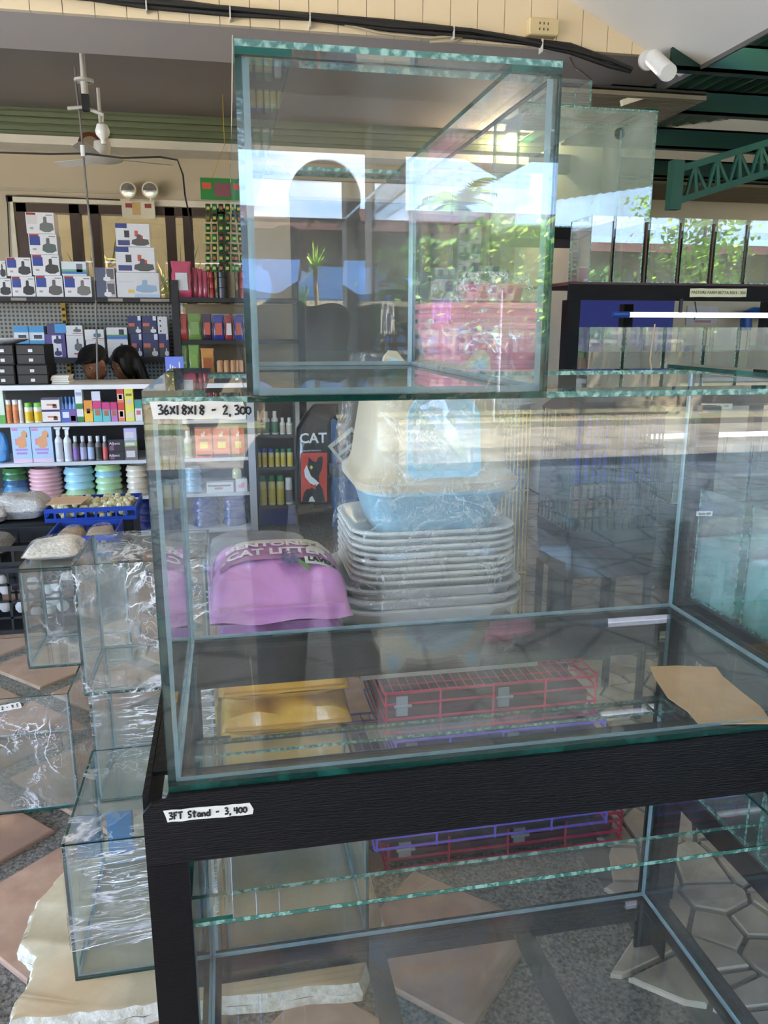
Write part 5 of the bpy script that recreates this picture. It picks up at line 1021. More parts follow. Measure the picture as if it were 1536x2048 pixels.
for i in range(5):
    for j in range(7):
        q = at(416+13*i, 416+20*j, 4.86); c_ = ((26, 74, 34), (40, 96, 44), (24, 60, 32))[(i+j) % 3]
        mb = MB(); mb.pillow(0, 0, 0, .017, .026, .012, 4, 4, .001, i); mb.v = [(q.x+x, 4.855-z+.0002*i, q.z+y) for x, y, z in mb.v]; s_ = link('sachet', mb, M(c_, .3, coat=.4), hs)
        link('print', MB().box(q.x-.010, q.x+.010, 4.8405, 4.8425, q.z-.012, q.z+.006), M(((206, 170, 50), (190, 80, 50), (150, 190, 90))[(i*2+j) % 3], .5), s_)
# ---- wall and ceiling fittings
el = thing('emergency_light', 'cream emergency light box with two round lamp heads on the back wall', 'lamp', tuple(at(277, 418, 5.66)))
a, b = at(243, 402, 5.66), at(311, 437, 5.66); LC = M((224, 212, 184), .6); link('case', MB().box(a.x, b.x, 5.64, 5.715, b.z, a.z), LC, el)
for q, c_ in ((.12, (150, 60, 50)), (.70, (150, 60, 50))): link('label', MB().box(a.x+(b.x-a.x)*q, a.x+(b.x-a.x)*(q+.2), 5.637, 5.6395, b.z+.07, b.z+.10), M(c_, .6), el)
link('label', MB().box(a.x+.075, a.x+.135, 5.637, 5.6395, b.z+.02, b.z+.11), M((206, 170, 110), .6), el)
for px in (256, 300):
    c = at(px, 380, 5.62); mb = MB(); mb.xf = Matrix.Translation(c) @ Matrix.Rotation(R(90), 4, 'X'); mb.lathe([(.03, -.05), (.055, -.02), (.060, 0), (.052, .004), (.030, -.012), (.012, -.02)], (0, 0, 0), 20, 0, (True, True)); hd = link('lamp_head', mb, LC, el, 40)
    mb = MB(); mb.xf = Matrix.Translation(c) @ Matrix.Rotation(R(90), 4, 'X'); mb.lathe([(.050, .002), (.03, .006), (.004, .008)], (0, 0, 0), 20); link('reflector', mb, M((200, 196, 186), .12, .8), hd, True)
    link('neck', MB().cyl((c.x, 5.66, a.z-.001), (c.x, 5.645, c.z-.05), .008), LC, el)
fn = thing('orbit_fan', 'dusty white ceiling orbit fan hanging in the shop', 'fan', tuple(at(205, 320, 4.87)))
fc = at(206, 314, 4.87); FW = M((196, 190, 178), .5)
link('motor', MB().lathe([(.02, .10), (.05, .09), (.055, .05), (.04, .0), (.11, -.005), (.12, -.02), (.09, -.03), (.01, -.04)][::-1], tuple(fc), 18), FW, fn, 40)
for i in range(3):
    mb = MB(Matrix.Translation(fc+Vector((0, 0, -.01))) @ Matrix.Rotation(R(20+120*i), 4, 'Z') @ Matrix.Rotation(R(14), 4, 'X')); mb.ring([[(.10, -.03, 0), (.25, -.055, 0), (.42, -.05, 0), (.46, 0, 0), (.42, .04, 0), (.1, .02, 0)], [(.10, -.03, .004), (.25, -.055, .004), (.42, -.05, .004), (.46, 0, .004), (.42, .04, .004), (.1, .02, .004)]]); link('blade', mb, FW, fn)
link('down_rod', MB().cyl(fc+Vector((0, 0, .09)), (fc.x, fc.y, 2.78), .011), FW, fn)
hl = thing('lamp_holder', 'white ceiling lamp holder with bare arm and bulb on a dark ceiling', 'lamp', tuple(at(168, 165, 3.9)))
c0 = at(168, 164, 3.9); link('rose', MB().lathe([(.05, 0), (.05, .012), (.015, .016), (.012, 2.785-c0.z)], tuple(c0), 16), FW, hl, 40); link('socket', MB().cyl(c0, c0+Vector((0, 0, -.06)), .018), FW, hl); link('adaptor', MB().box(c0.x-.017, c0.x+.02, c0.y-.02, c0.y+.02, c0.z-.14, c0.z-.061), BLK, hl)
a, b = at(135, 217, 3.9), at(207, 229, 3.9); link('arm', MB().tube([a, at(168, 214, 3.9), b], .010), FW, hl); link('drop_rod', MB().cyl(b, at(205, 256, 3.9), .004), FW, hl); link('neck', MB().cyl(c0+Vector((0, 0, -.13)), at(168, 215, 3.9), .008), FW, hl)
c = at(205, 262, 3.9); link('bulb', MB().lathe([(.012, -.065), (.012, -.045), (.034, -.02), (.038, 0), (.028, .03), (.010, .04)], tuple(c), 16), M((226, 222, 210), .3), hl, True)
sp = thing('reflector_bulb', 'copper rimmed reflector bulb on the green beam', 'lamp', tuple(at(180, 290, 5.3))); c = at(181, 290, 5.38); mb = MB(); mb.xf = Matrix.Translation(c) @ Matrix.Rotation(R(90), 4, 'X'); mb.lathe([(.03, -.07), (.08, -.02), (.085, 0), (.06, .002)], (0, 0, 0), 20); link('rim', mb, M((110, 60, 40), .3, .5), sp, 40)
mb = MB(); mb.xf = Matrix.Translation(c) @ Matrix.Rotation(R(90), 4, 'X'); mb.lathe([(.058, .003), (.03, .010), (.004, .012)], (0, 0, 0), 20); link('lens', mb, M((200, 180, 150), .1, .6), sp, True)
for px, py, lb in ((430, 246, 'glowing warm spot bulb in the dark shop ceiling, left one'), (466, 248, 'glowing warm spot bulb in the dark shop ceiling, right one'), (1022, 268, 'glowing warm spot bulb seen behind the tall tank')):
    c = atz(px, py, 2.755); k = thing('spot_bulb', lb, 'lamp', tuple(c)); link('bulb', MB().ell(tuple(c), (.035, .035, .022), 12, 6), M((255, 214, 150), .5, emit=3, var=0), k); link('holder', MB().lathe([(.045, .0), (.05, .022)], tuple(c), 14, 0, (False, True)), M((120, 110, 100), .5), k)
    ld = bpy.data.lights.new('spot_light', 'POINT'); lo = bpy.data.objects.new('spot_light', ld); COL.objects.link(lo); lo.location = (c.x, c.y, c.z-.06); ld.energy = 14; ld.color = (1, .80, .56); ld.shadow_soft_size = .03; lo.parent = k; lo.matrix_parent_inverse = Matrix.Translation(-Vector(k['_o']))
CB = M((26, 23, 21), .6)
single('cable', MB().tube([at(150, 135, 3.9), at(152, 170, 3.9), at(160, 235, 3.9), at(166, 300, 3.9), at(170, 350, 3.9), at(178, 430, 3.9), at(184, 480, 3.9), at(190, 560, 3.9), at(192, 600, 4.3), at(195, 760, 4.3)], .006), M((110, 104, 96), .6), 'grey lamp cable hanging from the shop ceiling to the counter', 'cable')
single('inline_switch', MB().rr([(at(165, 302, 3.88).x, 3.885, .011, .008, .007, at(165, 312, 3.88).z), (at(165, 302, 3.88).x, 3.885, .011, .008, .007, at(165, 290, 3.88).z)]), WHITE, 'small white switch on the hanging lamp cable', 'switch')
single('cable', MB().tube([at(0, 305, 4.2), at(100, 308, 4.2), at(168, 307, 4.2), at(245, 316, 4.2), at(320, 314, 4.2), at(355, 320, 4.2), at(366, 350, 4.2), at(370, 390, 4.3), at(384, 460, 5.0), at(388, 500, 5.0)], .005), CB, 'thin dark cable crossing under the fan and drooping to the rack', 'cable')
single('cable', MB().tube([at(16, 600, 5.68), at(22, 560, 5.68), at(18, 480, 5.68), at(14, 392, 5.68), at(40, 392, 5.68), at(240, 400, 5.68)], .005), CB, 'dark cable running along the wall beside the window frame', 'cable')
single('pull_cord', MB().tube([at(465, 70, 3.03), at(464, 200, 3.03), at(463, 345, 3.03), at(463, 365, 3.03)], [.0025, .0025, .0025, .007]), M((206, 196, 176), .5), 'thin pale pull cord hanging beside the tall tank', 'cord')
# fascia wiring
pts = [at(-40, -30, 3.03), at(180, -6, 3.03), at(300, 6, 3.03), at(460, 22, 3.03), at(620, 34, 3.03), at(780, 52, 3.03), at(940, 66, 3.03), at(1060, 84, 3.03), at(1140, 98, 3.03), at(1220, 125, 3.03), at(1262, 140, 3.03)]
cb = thing('cable_bundle', 'thick black cable bundle clipped along the cream fascia', 'cable', tuple(pts[0])); 
for i in range(3): link('strand', MB().tube([p+Vector((0, -.012*(i == 1), (-.011, .0, .011)[i]+.006*math.sin(j*2+i*2))) for j, p in enumerate(pts)], .0105), CB, cb)
for px, py in ((292, 4), (460, 22), (620, 36), (908, 62), (1085, 88)): c = at(px, py, 3.012); link('clip', MB().box(c.x-.003, c.x+.003, 3.008, 3.05, c.z-.034, c.z+.022), M((206, 200, 190), .5), cb)
single('loose_wire', MB().tube([at(680, 46, 3.03), at(760, 66, 3.03), at(860, 76, 3.03), at(900, 72, 3.03), at(926, 74, 3.03), at(912, 82, 3.03), at(860, 84, 3.03)], .006), M((190, 176, 146), .6), 'loose pale wire loop hanging under the cable bundle', 'wire')
so = thing('socket_box', 'cream surface socket box with six holes on the fascia', 'socket', tuple(at(1087, 52, 3.0))); a, b = at(1060, 33, 3.0), at(1117, 72, 3.0)
mb = MB(); cx_, cz_ = (a.x+b.x)/2, (a.z+b.z)/2; mb.xf = Matrix.Translation((cx_, 3.048, cz_)) @ Matrix.Rotation(R(90), 4, 'X') ; hw, hh = (b.x-a.x)/2, (a.z-b.z)/2; mb.rr([(0, 0, hw, hh, .008, 0), (0, 0, hw, hh, .008, .042), (0, 0, hw-.004, hh-.004, .006, .048)]); link('case', mb, M((222, 200, 152), .5), so)
for i in range(3):
    for j in (-1, 1): link('hole', MB().box(cx_-.022+.02*i-.002, cx_-.022+.02*i+.002, 2.9985, 2.9998, cz_+j*.012-.005, cz_+j*.012+.005), BLK, so)
cv = thing('security_camera', 'white bullet security camera on a round wall bracket', 'camera', tuple(at(1300, 122, 3.0))); c = at(1293, 122, 3.045)
mb = MB(); mb.xf = Matrix.Translation(c) @ Matrix.Rotation(R(90), 4, 'X'); mb.lathe([(.045, 0), (.045, .012), (.03, .02)], (0, 0, 0), 20); link('bracket', mb, WHITE, cv, 40)
e = at(1300, 116, 2.96); link('joint', MB().tube([c+Vector((0, -.015, 0)), e, at(1312, 124, 2.93)], .016, 10), WHITE, cv, 40)
bA, bB = at(1306, 118, 2.95), at(1334, 146, 2.80); link('barrel', MB().cyl(bA, bB, .036, .036, 18), WHITE, cv, 40); dv = (bB-bA).normalized(); link('lens', MB().cyl(bB, bB+dv*.004, .026, .026, 16), BLK, cv, 40); link('hood', MB().cyl(bA+Vector((0, 0, .006)), bB+dv*.02+Vector((0, 0, .008)), .038, .038, 18), M((236, 232, 224), .45), cv, 40)
tl = thing('tube_fitting', 'cream slim tube light fitting hanging under the louvres', 'lamp', tuple(at(1275, 197, 2.7))); a, b = at(1243, 206, 3.2), at(1306, 186, 3.2); link('body', MB().tube([a, b], .020, 4), M((222, 206, 176), .5), tl); c = (a+b)/2; link('drop_rod', MB().cyl(c, (c.x, c.y, 2.475), .004), BLK, tl)
single('cable', MB().tube([at(1140, 115, 3.03), at(1150, 135, 3.0), at(1165, 145, 3.0), at(1185, 160, 3.0)], .004), M((60, 40, 36), .6), 'dark splice wire with loose end under the fascia corner', 'cable')
# ---- notice and blue pipe on the right wall, blue board behind the rack
a, b = at(1150, 600, 4.0), at(1333, 800, 4.0); single('blue_board', MB().box(a.x, b.x, 4.0, 4.03, 0, a.z), M((26, 32, 120), .5, var=.1, scale=3), 'deep blue board standing behind the betta rack', 'board')
a, b = at(1376, 612, 5.58), at(1434, 650, 5.58); k = thing('wall_notice', 'white printed notice on the cream wall behind the rack', 'notice', (a.x, 5.58, b.z)); link('sheet', MB().box(a.x, b.x, 5.585, 5.5995, b.z, a.z), M((226, 220, 226), .7), k)
for i in range(3): link('print', MB().box(a.x+.08, b.x-.06, 5.5825, 5.5845, a.z-.08-.06*i, a.z-.06-.06*i), M((214, 160, 166), .7), k)
single('blue_pipe', MB().tube([at(1492, 660, 5.4), at(1492, 640, 5.4), at(1496, 630, 5.4), at(1506, 626, 5.4), at(1560, 627, 5.4)], .05, 10), M((30, 90, 170), .35), 'blue water pipe elbow on the right wall', 'pipe', smooth=True)
# ---- crates and baskets of stones before the counter
def basket(label, x0, x1, y0, y1, z0, h, mat, cols=7, rows=2):
    k = thing('plastic_crate', label, 'crate', (x0, y0, z0)); t = .006
    link('crate_floor', MB().box(x0+.005, x1-.005, y0+.005, y1-.005, z0, z0+t), mat, k)
    def side_(ax, c0, c1, f0, f1):
        mb = MB(); n = cols
        def bx(u0, u1, za, zb_):
            if ax == 'x': mb.box(u0, u1, f0, f1, za, zb_)
            else: mb.box(f0, f1, u0, u1, za, zb_)
        bx(c0, c1, z0+h-.022, z0+h); bx(c0, c1, z0, z0+.02)
        for r_ in range(1, rows): bx(c0, c1, z0+h*r_/rows-.005, z0+h*r_/rows+.005)
        for i in range(n+1): u = c0+(c1-c0)*i/n; bx(max(c0, u-.005), min(c1, u+.005), z0+.02, z0+h-.022)
        link('crate_side', mb, mat, k)
    side_('x', x0, x1, y0, y0+t); side_('x', x0, x1, y1-t, y1); side_('y', y0+t, y1-t, x0, x0+t); side_('y', y0+t, y1-t, x1-t, x1); return k
BKC = M((26, 28, 30), .45); BLC = M((24, 66, 164), .4)
YC = 3.0
basket('tall black mesh crate standing on the tiles left of the wrapped tanks', -1.22, -.60, 2.62, 2.98, 0, .30, BKC, 9, 4)
basket('black shallow basket of grey gravel bags on the mesh crate', -1.24, -.74, 2.64, 2.98, .301, .09, BKC, 9, 1)
basket('blue basket holding bags of brown pebbles near the wrapped tanks', -.735, -.44, 2.72, 3.02, .301, .10, BLC, 9, 1)
single('crate_stack', MB().box(-.59, -.44, 2.74, 3.0, 0, .30), BKC, 'black support box under the blue pebble basket', 'box')
basket('blue basket holding pale yellow stone balls before the counter', -.84, -.40, 3.22, 3.55, .35, .07, BLC, 9, 1); single('support_box', MB().box(-1.3, -.42, 3.24, 3.54, 0, .349), BKC, 'dark support box under the basket of yellow balls', 'box')
bl = MB()
for i in range(230):
    bl.ell((random.uniform(-.81, -.43), random.uniform(3.25, 3.52), .37+random.uniform(0, .06)), (.016,)*3, 7, 5)
o = single('stone_balls', bl, M((214, 204, 160), .6, var=.1), 'pale yellow stone balls filling the blue basket', 'stones', smooth=True); o['kind'] = 'stuff'
single('cardboard', MB(Matrix.Rotation(R(0), 4, 'X')).ring([[(-.83, 3.22, .440), (-.66, 3.22, .440), (-.63, 3.34, .452), (-.80, 3.34, .455)], [(-.83, 3.22, .444), (-.66, 3.22, .444), (-.63, 3.34, .456), (-.80, 3.34, .459)]]), M((206, 170, 134), .8), 'tan cardboard sheet on the basket of yellow balls', 'cardboard')
WRP = film_mat(.5, 9, (1, 1, 1), .10)
for i, (x, y, z, hx, hy, h, c_, lb) in enumerate(((-.98, 3.38, .351, .13, .12, .12, (196, 190, 180), 'film wrapped bundle of white gravel beside the yellow balls'), (-1.12, 3.32, .351, .10, .1, .09, (176, 170, 166), 'film wrapped bundle of grey gravel at the far left'), (-1.02, 2.80, .312, .12, .12, .09, (110, 112, 106), 'dark gravel bag in the black shallow basket'), (-.65, 2.84, .311, .06, .09, .09, (176, 150, 116), 'brown pebble bag in the blue basket, left one'), (-.525, 2.86, .311, .06, .09, .09, (186, 164, 140), 'brown pebble bag in the blue basket, right one'), (-.435, 1.53, .6555, .075, .09, .035, (226, 216, 200), 'white gravel bag lying on the glass lid near the black crates'))):
    k = thing('gravel_bag', lb, 'bag', (x, y, z)); link('gravel', MB().pillow(x, y, z+.0005, hx, hy, h, 12, 10, .012, i*4), M(c_, .5, var=.35, scale=90, bump=.6), k, True); link('plastic_wrap', MB().pillow(x, y, z+.001, hx*1.03, hy*1.03, h*1.08, 12, 10, .02, i*4+1), WRP, k, True)
bx_ = MB()
for i in range(40): bx_.ell((random.uniform(-1.19, -.63), random.uniform(2.65, 2.72), random.uniform(.04, .26)), (.028, .02, .028), 8, 5)
o = single('pale_stones', bx_, M((206, 202, 196), .6), 'pale round stones filling the black mesh crate', 'stones', smooth=True); o['kind'] = 'stuff'

# ================================================================== PEOPLE
def person_mesh(chains, blobs, voxel, smooth=4):
    mb = MB()
    for ch in chains:
        pts = [Vector(p) for p, r_ in ch]; rs = [r_ for p, r_ in ch]
        mb.tube(pts, rs, 12)
        for p, r_ in zip(pts, rs): mb.ell(tuple(p), (r_, r_, r_), 12, 8)
    for b in blobs: mb.ell(b[0], b[1], 18, 12, 0, b[2] if len(b) > 2 else None)
    me = mb.mesh('t', []); o = bpy.data.objects.new('t', me); COL.objects.link(o)
    md = o.modifiers.new('r', 'REMESH'); md.mode = 'VOXEL'; md.voxel_size = voxel
    ms = o.modifiers.new('s', 'SMOOTH'); ms.iterations = smooth; ms.factor = .5
    bpy.context.view_layer.update(); m2 = bpy.data.meshes.new_from_object(o.evaluated_get(bpy.context.evaluated_depsgraph_get()))
    bpy.data.objects.remove(o); bpy.data.meshes.remove(me); m2.polygons.foreach_set('use_smooth', [True]*len(m2.polygons)); return m2
def mpart(name, me, mat, parent):
    me.name = name; me.materials.clear(); me.materials.append(mat); return link(name, me, mat, parent)
def head_blobs(c, rot, s=1.0):
    """cranium, jaw, brow, nose, lips, cheeks, ears; +y of the local frame is the face"""
    T = lambda x, y, z: tuple(Vector(c)+rot @ Vector((x*s, y*s, z*s)))
    B = [(T(0, -.012, .03), (.074*s, .092*s, .088*s), rot), (T(0, .022, -.02), (.060*s, .068*s, .085*s), rot), (T(0, .045, -.085), (.032*s, .030*s, .025*s), rot),
         (T(0, .078, .030), (.045*s, .012*s, .010*s), rot), (T(0, .092, -.012), (.011*s, .013*s, .026*s), rot), (T(0, .099, -.030), (.015*s, .013*s, .011*s), rot),
         (T(0, .084, -.056), (.024*s, .009*s, .006*s), rot), (T(0, .082, -.066), (.021*s, .009*s, .006*s), rot)]
    for q in (-1, 1): B += [(T(.077*q, -.008, -.005), (.011*s, .018*s, .030*s), rot), (T(.040*q, .058, -.022), (.020*s, .020*s, .018*s), rot)]
    return B
def eyes(c, rot, s, parent):
    for q in (-1, 1): 
        p = Vector(c)+rot @ Vector((.031*q*s, .071*s, .010*s)); e = link('eye', MB().ell(tuple(p), (.012*s,)*3, 10, 8), M((170, 160, 150), .3), parent, True)
        p2 = Vector(c)+rot @ Vector((.031*q*s, .0795*s, .009*s)); link('iris', MB().ell(tuple(p2), (.0055*s,)*3, 8, 6), M((30, 20, 16), .15), e, True)
def hand_chains(wrist, palm_dir, across, curl, s=1.0, thumb=1):
    """palm plus five unequal fingers, each with knuckle bends, curling along `curl`"""
    w_, d, a, c = Vector(wrist), Vector(palm_dir).normalized(), Vector(across).normalized(), Vector(curl).normalized(); out_ = []
    for i, ln in enumerate((.066, .074, .070, .056)):
        root = w_+d*.082*s+a*(i-1.5)*.0195*s; l1, l2, l3 = ln*.45*s, ln*.32*s, ln*.26*s
        p1 = root+(d*.85+c*.5).normalized()*l1; p2 = p1+(d*.35+c*.95).normalized()*l2; p3 = p2+(-d*.2+c).normalized()*l3
        out_.append([(w_+d*.02*s+a*(i-1.5)*.013*s, .013*s), (root, .0098*s), (p1, .0088*s), (p2, .008*s), (p3, .007*s)])
    r0 = w_+d*.018*s-a*thumb*.024*s; r1 = r0+(d*.55-a*thumb*.8+c*.25).normalized()*.036*s; r2 = r1+(d*.8-a*thumb*.25+c*.5).normalized()*.032*s; r3 = r2+(d*.7+c*.7).normalized()*.024*s
    out_.append([(r0, .014*s), (r1, .0115*s), (r2, .0098*s), (r3, .0085*s)]); return out_
SKIN = M((150, 104, 78), .5, var=.06); HAIR = M((18, 15, 14), .45, var=.3, scale=60, bump=.4, stretch=(1, 1, .1))
# ---- the photographer, standing before the tanks with a phone raised
ph_ = thing('person', 'person in a dark shirt holding up a phone in front of the tanks', 'person', (.30, -1.30, 0))
hc = Vector((.315, -1.17, 1.535)); hr = Matrix.Rotation(R(-16), 3, 'X') @ Matrix.Rotation(R(8), 3, 'Z')
shL, shR = Vector((.12, -1.27, 1.33)), Vector((.50, -1.27, 1.33))
phc = CAM-_f*.013-_u*.062; wl = phc+Vector((-.035, -.085, -.045)); wr = phc+Vector((.075, -.085, -.06))
elL, elR = Vector((.02, -1.16, 1.08)), Vector((.46, -1.14, 1.06))
chains = [[((.31, -1.28, .94), .125), ((.31, -1.285, 1.08), .115), ((.31, -1.27, 1.22), .128), ((.31, -1.265, 1.30), .115)], [((.31, -1.265, 1.33), .065), ((.313, -1.235, 1.42), .054), ((.315, -1.20, 1.48), .052)],
          [((.24, -1.275, 1.26), .11), (shL, .062)], [((.38, -1.275, 1.26), .11), (shR, .062)],
          [(shL, .055), (elL, .041)], [(elL, .040), (wl, .025)], [(shR, .055), (elR, .041)], [(elR, .040), (wr, .025)],
          [((.22, -1.28, .90), .09), ((.21, -1.26, .50), .058), ((.20, -1.29, .09), .042)], [((.40, -1.28, .90), .09), ((.42, -1.26, .50), .058), ((.43, -1.29, .09), .042)],
          [((.20, -1.30, .05), .04), ((.185, -1.13, .03), .03)], [((.43, -1.30, .05), .04), ((.445, -1.13, .03), .03)]]
chains += hand_chains(wl, (.10, 1, .25), (.1, -.3, 1), (.9, .15, 0), .9, 1) + hand_chains(wr, (-.15, 1, .2), (0, -.25, 1), (-.9, .15, 0), .9, 1)
mpart('body', person_mesh(chains, head_blobs(hc, hr), .009), SKIN, ph_); eyes(hc, hr, 1, ph_)
SHIRT = M((40, 42, 48), .8, var=.15, scale=30, bump=.2); TROU = M((52, 52, 58), .85, var=.1, scale=30)
mpart('shirt', person_mesh([[((.31, -1.28, .88), .142), ((.31, -1.285, 1.08), .130), ((.31, -1.27, 1.22), .142), ((.31, -1.265, 1.30), .128)], [((.24, -1.275, 1.27), .115), (shL, .075)], [((.38, -1.275, 1.27), .115), (shR, .075)], [(shL, .072), (shL.lerp(elL, .7), .062)], [(shR, .072), (shR.lerp(elR, .7), .062)]], [], .012), SHIRT, ph_)
mpart('trousers', person_mesh([[((.24, -1.28, .93), .125), ((.22, -1.275, .82), .105), ((.21, -1.26, .50), .078), ((.20, -1.29, .12), .062)], [((.38, -1.28, .93), .125), ((.40, -1.275, .82), .105), ((.42, -1.26, .50), .078), ((.43, -1.29, .12), .062)]], [], .012), TROU, ph_)
mpart('hair', person_mesh([], [(tuple(hc+hr @ Vector((0, -.024, .048))), (.083, .096, .085), hr), (tuple(hc+hr @ Vector((0, .03, .085))), (.07, .055, .035), hr)], .009), HAIR, ph_)
for X in (.195, .437): mb = MB(); mb.rr([(X, -1.215, .055, .14, .05, 0), (X, -1.215, .057, .142, .05, .03), (X, -1.25, .05, .10, .045, .08), (X, -1.28, .045, .06, .04, .105)], 0, 6); link('shoe', mb, M((34, 32, 34), .6), ph_, 50)
pm_ = thing('phone', 'dark phone held upright by the person before the tanks', 'phone', tuple(phc)); pxf = Matrix(((_r.x, _f.x, _u.x, phc.x), (_r.y, _f.y, _u.y, phc.y), (_r.z, _f.z, _u.z, phc.z), (0, 0, 0, 1)))
mb = MB(pxf @ Matrix.Translation((.012, 0, -.005))); mb.rr([(0, 0, .037, .004, .0035, -.078), (0, 0, .037, .004, .0035, .078)]); link('phone_body', mb, M((30, 32, 38), .25, .2), pm_); mb = MB(pxf @ Matrix.Translation((.012, 0, -.005))); mb.box(-.034, .034, -.0050, -.0042, -.074, .074); link('screen', mb, M((20, 22, 26), .1), pm_)
mb = MB(pxf @ Matrix.Translation((.0, 0, .058))); mb.cyl((0, .0042, 0), (0, .0065, 0), .007, n=14); link('lens', mb, M((12, 12, 14), .1), pm_)
# ---- two shop assistants bent over the counter
def assistant(label, hx, hz, hy, yaw, nod, shirt, cap, longhair):
    k = thing('person', label, 'person', (hx, hy+.2, 0)); rot = Matrix.Rotation(R(180+yaw), 3, 'Z') @ Matrix.Rotation(R(-nod), 3, 'X'); c = Vector((hx, hy, hz)); s = .98
    bx = hx+(-.09 if cap else .08); sh = [Vector((bx-.18, hy+.16, hz-.20)), Vector((bx+.18, hy+.16, hz-.20))]; el_ = [sh[0]+Vector((-.05, -.10, -.13)), sh[1]+Vector((.05, -.10, -.13))]; wr_ = [Vector((bx-.12, hy+.005, .996)), Vector((bx+.12, hy+.005, .996))]
    wr_ = [Vector((bx-.14, hy-.02, .80)), Vector((bx+.14, hy+.07, .80))]
    ch = [[((bx, hy+.16, .52), .13), ((bx, hy+.16, .70), .115), ((bx, hy+.15, hz-.25), .115)], [((bx, hy+.16, hz-.18), .06), (c+rot @ Vector((0, -.03, -.06)), .052)]]
    for i in (0, 1): ch += [[((bx, hy+.14, hz-.24), .09), (sh[i], .06)], [(sh[i], .052), (el_[i], .04)], [(el_[i], .038), (wr_[i], .025)], [((bx+(i-.5)*.2, hy+.16, .48), .085), ((bx+(i-.5)*.22, hy-.02, .50), .065)], [((bx+(i-.5)*.22, hy-.02, .50), .06), ((bx+(i-.5)*.22, hy+.0, .06), .042)], [((bx+(i-.5)*.22, hy+.01, .035), .035), ((bx+(i-.5)*.24, hy-.07, .025), .025)]]
    for i in (0, 1): ch += hand_chains(wr_[i], (0, -.6, -.8), (1, 0, 0), (0, .8, -.5), .9, (1, -1)[i])
    mpart('body', person_mesh(ch, head_blobs(c, rot, s), .010), SKIN, k); eyes(c, rot, s, k)
    mpart('shirt', person_mesh([[((bx, hy+.16, .54), .143), ((bx, hy+.16, .70), .13), ((bx, hy+.15, hz-.25), .128)]]+[[((bx, hy+.14, hz-.235), .10), (sh[i], .074)] for i in (0, 1)]+[[(sh[i], .07), (sh[i].lerp(el_[i], .8), .058)] for i in (0, 1)], [], .013), shirt, k)
    if cap:
        mpart('hair', person_mesh([], [(tuple(c+rot @ Vector((0, -.03, .02))), (.078, .085, .075), rot)], .010), HAIR, k)
        CAPM = M((16, 16, 18), .8); mpart('cap', person_mesh([], [(tuple(c+rot @ Vector((0, -.012, .066))), (.088, .104, .066), rot), (tuple(c+rot @ Vector((0, .085, .062))), (.066, .050, .010), rot)], .010), CAPM, k)
        p = c+rot @ Vector((-.083, .0, -.03)); link('earring', MB().ell(tuple(p), (.006,)*3, 8, 6), M((230, 230, 230), .1, .8), k)
    else:
        mpart('hair', person_mesh([[(c+rot @ Vector((.05*q, -.06, .0)), .05), (c+rot @ Vector((.075*q, -.05, -.13)), .04), (c+rot @ Vector((.07*q, -.06, -.24)), .028)] for q in (-1, -.3, .3, 1)], [(tuple(c+rot @ Vector((0, -.026, .042))), (.090, .100, .090), rot)]+[(tuple(c+rot @ Vector((.068*q, .028, .0))), (.024, .045, .09), rot) for q in (-1, 1)], .010), HAIR, k)
    return k
STL = M((58, 54, 52), .5)
p = at(188, 729, 4.82); assistant('person in a black cap looking down behind the counter', p.x, p.z, 4.82, -32, 22, M((26, 26, 28), .85), True, False)
p = at(250, 730, 4.98); assistant('person with long black hair bending behind the counter beside the capped one', p.x, p.z, 4.98, -55, 24, M((34, 34, 40), .85), False, True)
for px, lb in ((187, 'plain stool under the person in the black cap'), (252, 'plain stool under the person with long black hair')):
    p = at(px, 729, 4.82 if px == 187 else 4.98); X = p.x+(-.09 if px == 187 else .08); SY = 4.98 if px == 187 else 5.14; k = thing('stool', lb, 'stool', (X, SY, 0)); link('seat', MB().lathe([(.13, .35), (.14, .37), (.13, .388)], (X, SY, 0), 18), STL, k, 40)
    for q in range(4): a = R(45+90*q); link('leg', MB().cyl((X+.13*math.cos(a), SY+.13*math.sin(a), 0), (X+.10*math.cos(a), SY+.10*math.sin(a), .349), .012, n=8), STL, k)

# ================================================================== ACROSS THE ROAD (seen in the glass)
BW_ = M((142, 126, 102), .8, var=.08, scale=2); ROOFM = M((84, 58, 48), .8, var=.25, scale=6)
bd = thing('house', 'low beige house with brown eave roof across the road', 'house', (1, -13, 0))
link('wall', MB().box(-9, 19, -15.2, -12.6, 0, 3.0), BW_, bd)
mb = MB(); mb.ring([[(-10, -11.6, 2.86), (20, -11.6, 2.86), (20, -11.6, 3.02), (-10, -11.6, 3.02)], [(-10, -14, 3.02), (20, -14, 3.02), (20, -14, 3.2), (-10, -14, 3.2)], [(-10, -16, 2.8), (20, -16, 2.8), (20, -16, 2.9), (-10, -16, 2.9)]]); link('roof', mb, ROOFM, bd)
link('gutter', MB().box(-10, 20, -11.64, -11.55, 2.84, 3.0), M((112, 74, 68), .6), bd)
for X, w_, z0, h_ in ((-1.2, 1.3, 1.0, 1.4), (3.2, 1.0, .1, 2.2), (5.0, 1.6, 1.0, 1.3), (-5, 1.6, 1, 1.4)):
    f_ = link('window', MB().box(X, X+w_, -12.6, -12.54, z0, z0+h_), M((90, 76, 62), .6), bd)
    for q in (0, 1): link('pane', MB().box(X+.06+q*w_/2, X+w_/2-.04+q*w_/2, -12.54, -12.525, z0+.06, z0+h_-.06), M((60, 66, 70), .1), f_)
link('wall_panel', MB().box(3.4, 4.6, -12.1, -12.04, 1.9, 2.75), M((206, 196, 160), .7), bd)
single('blue_tarpaulin', MB().box(-1.5, 3.2, -10.62, -10.6, .9, 2.2), M((74, 116, 176), .5, var=.25, scale=3), 'blue tarpaulin strung before the house across the road', 'tarpaulin')
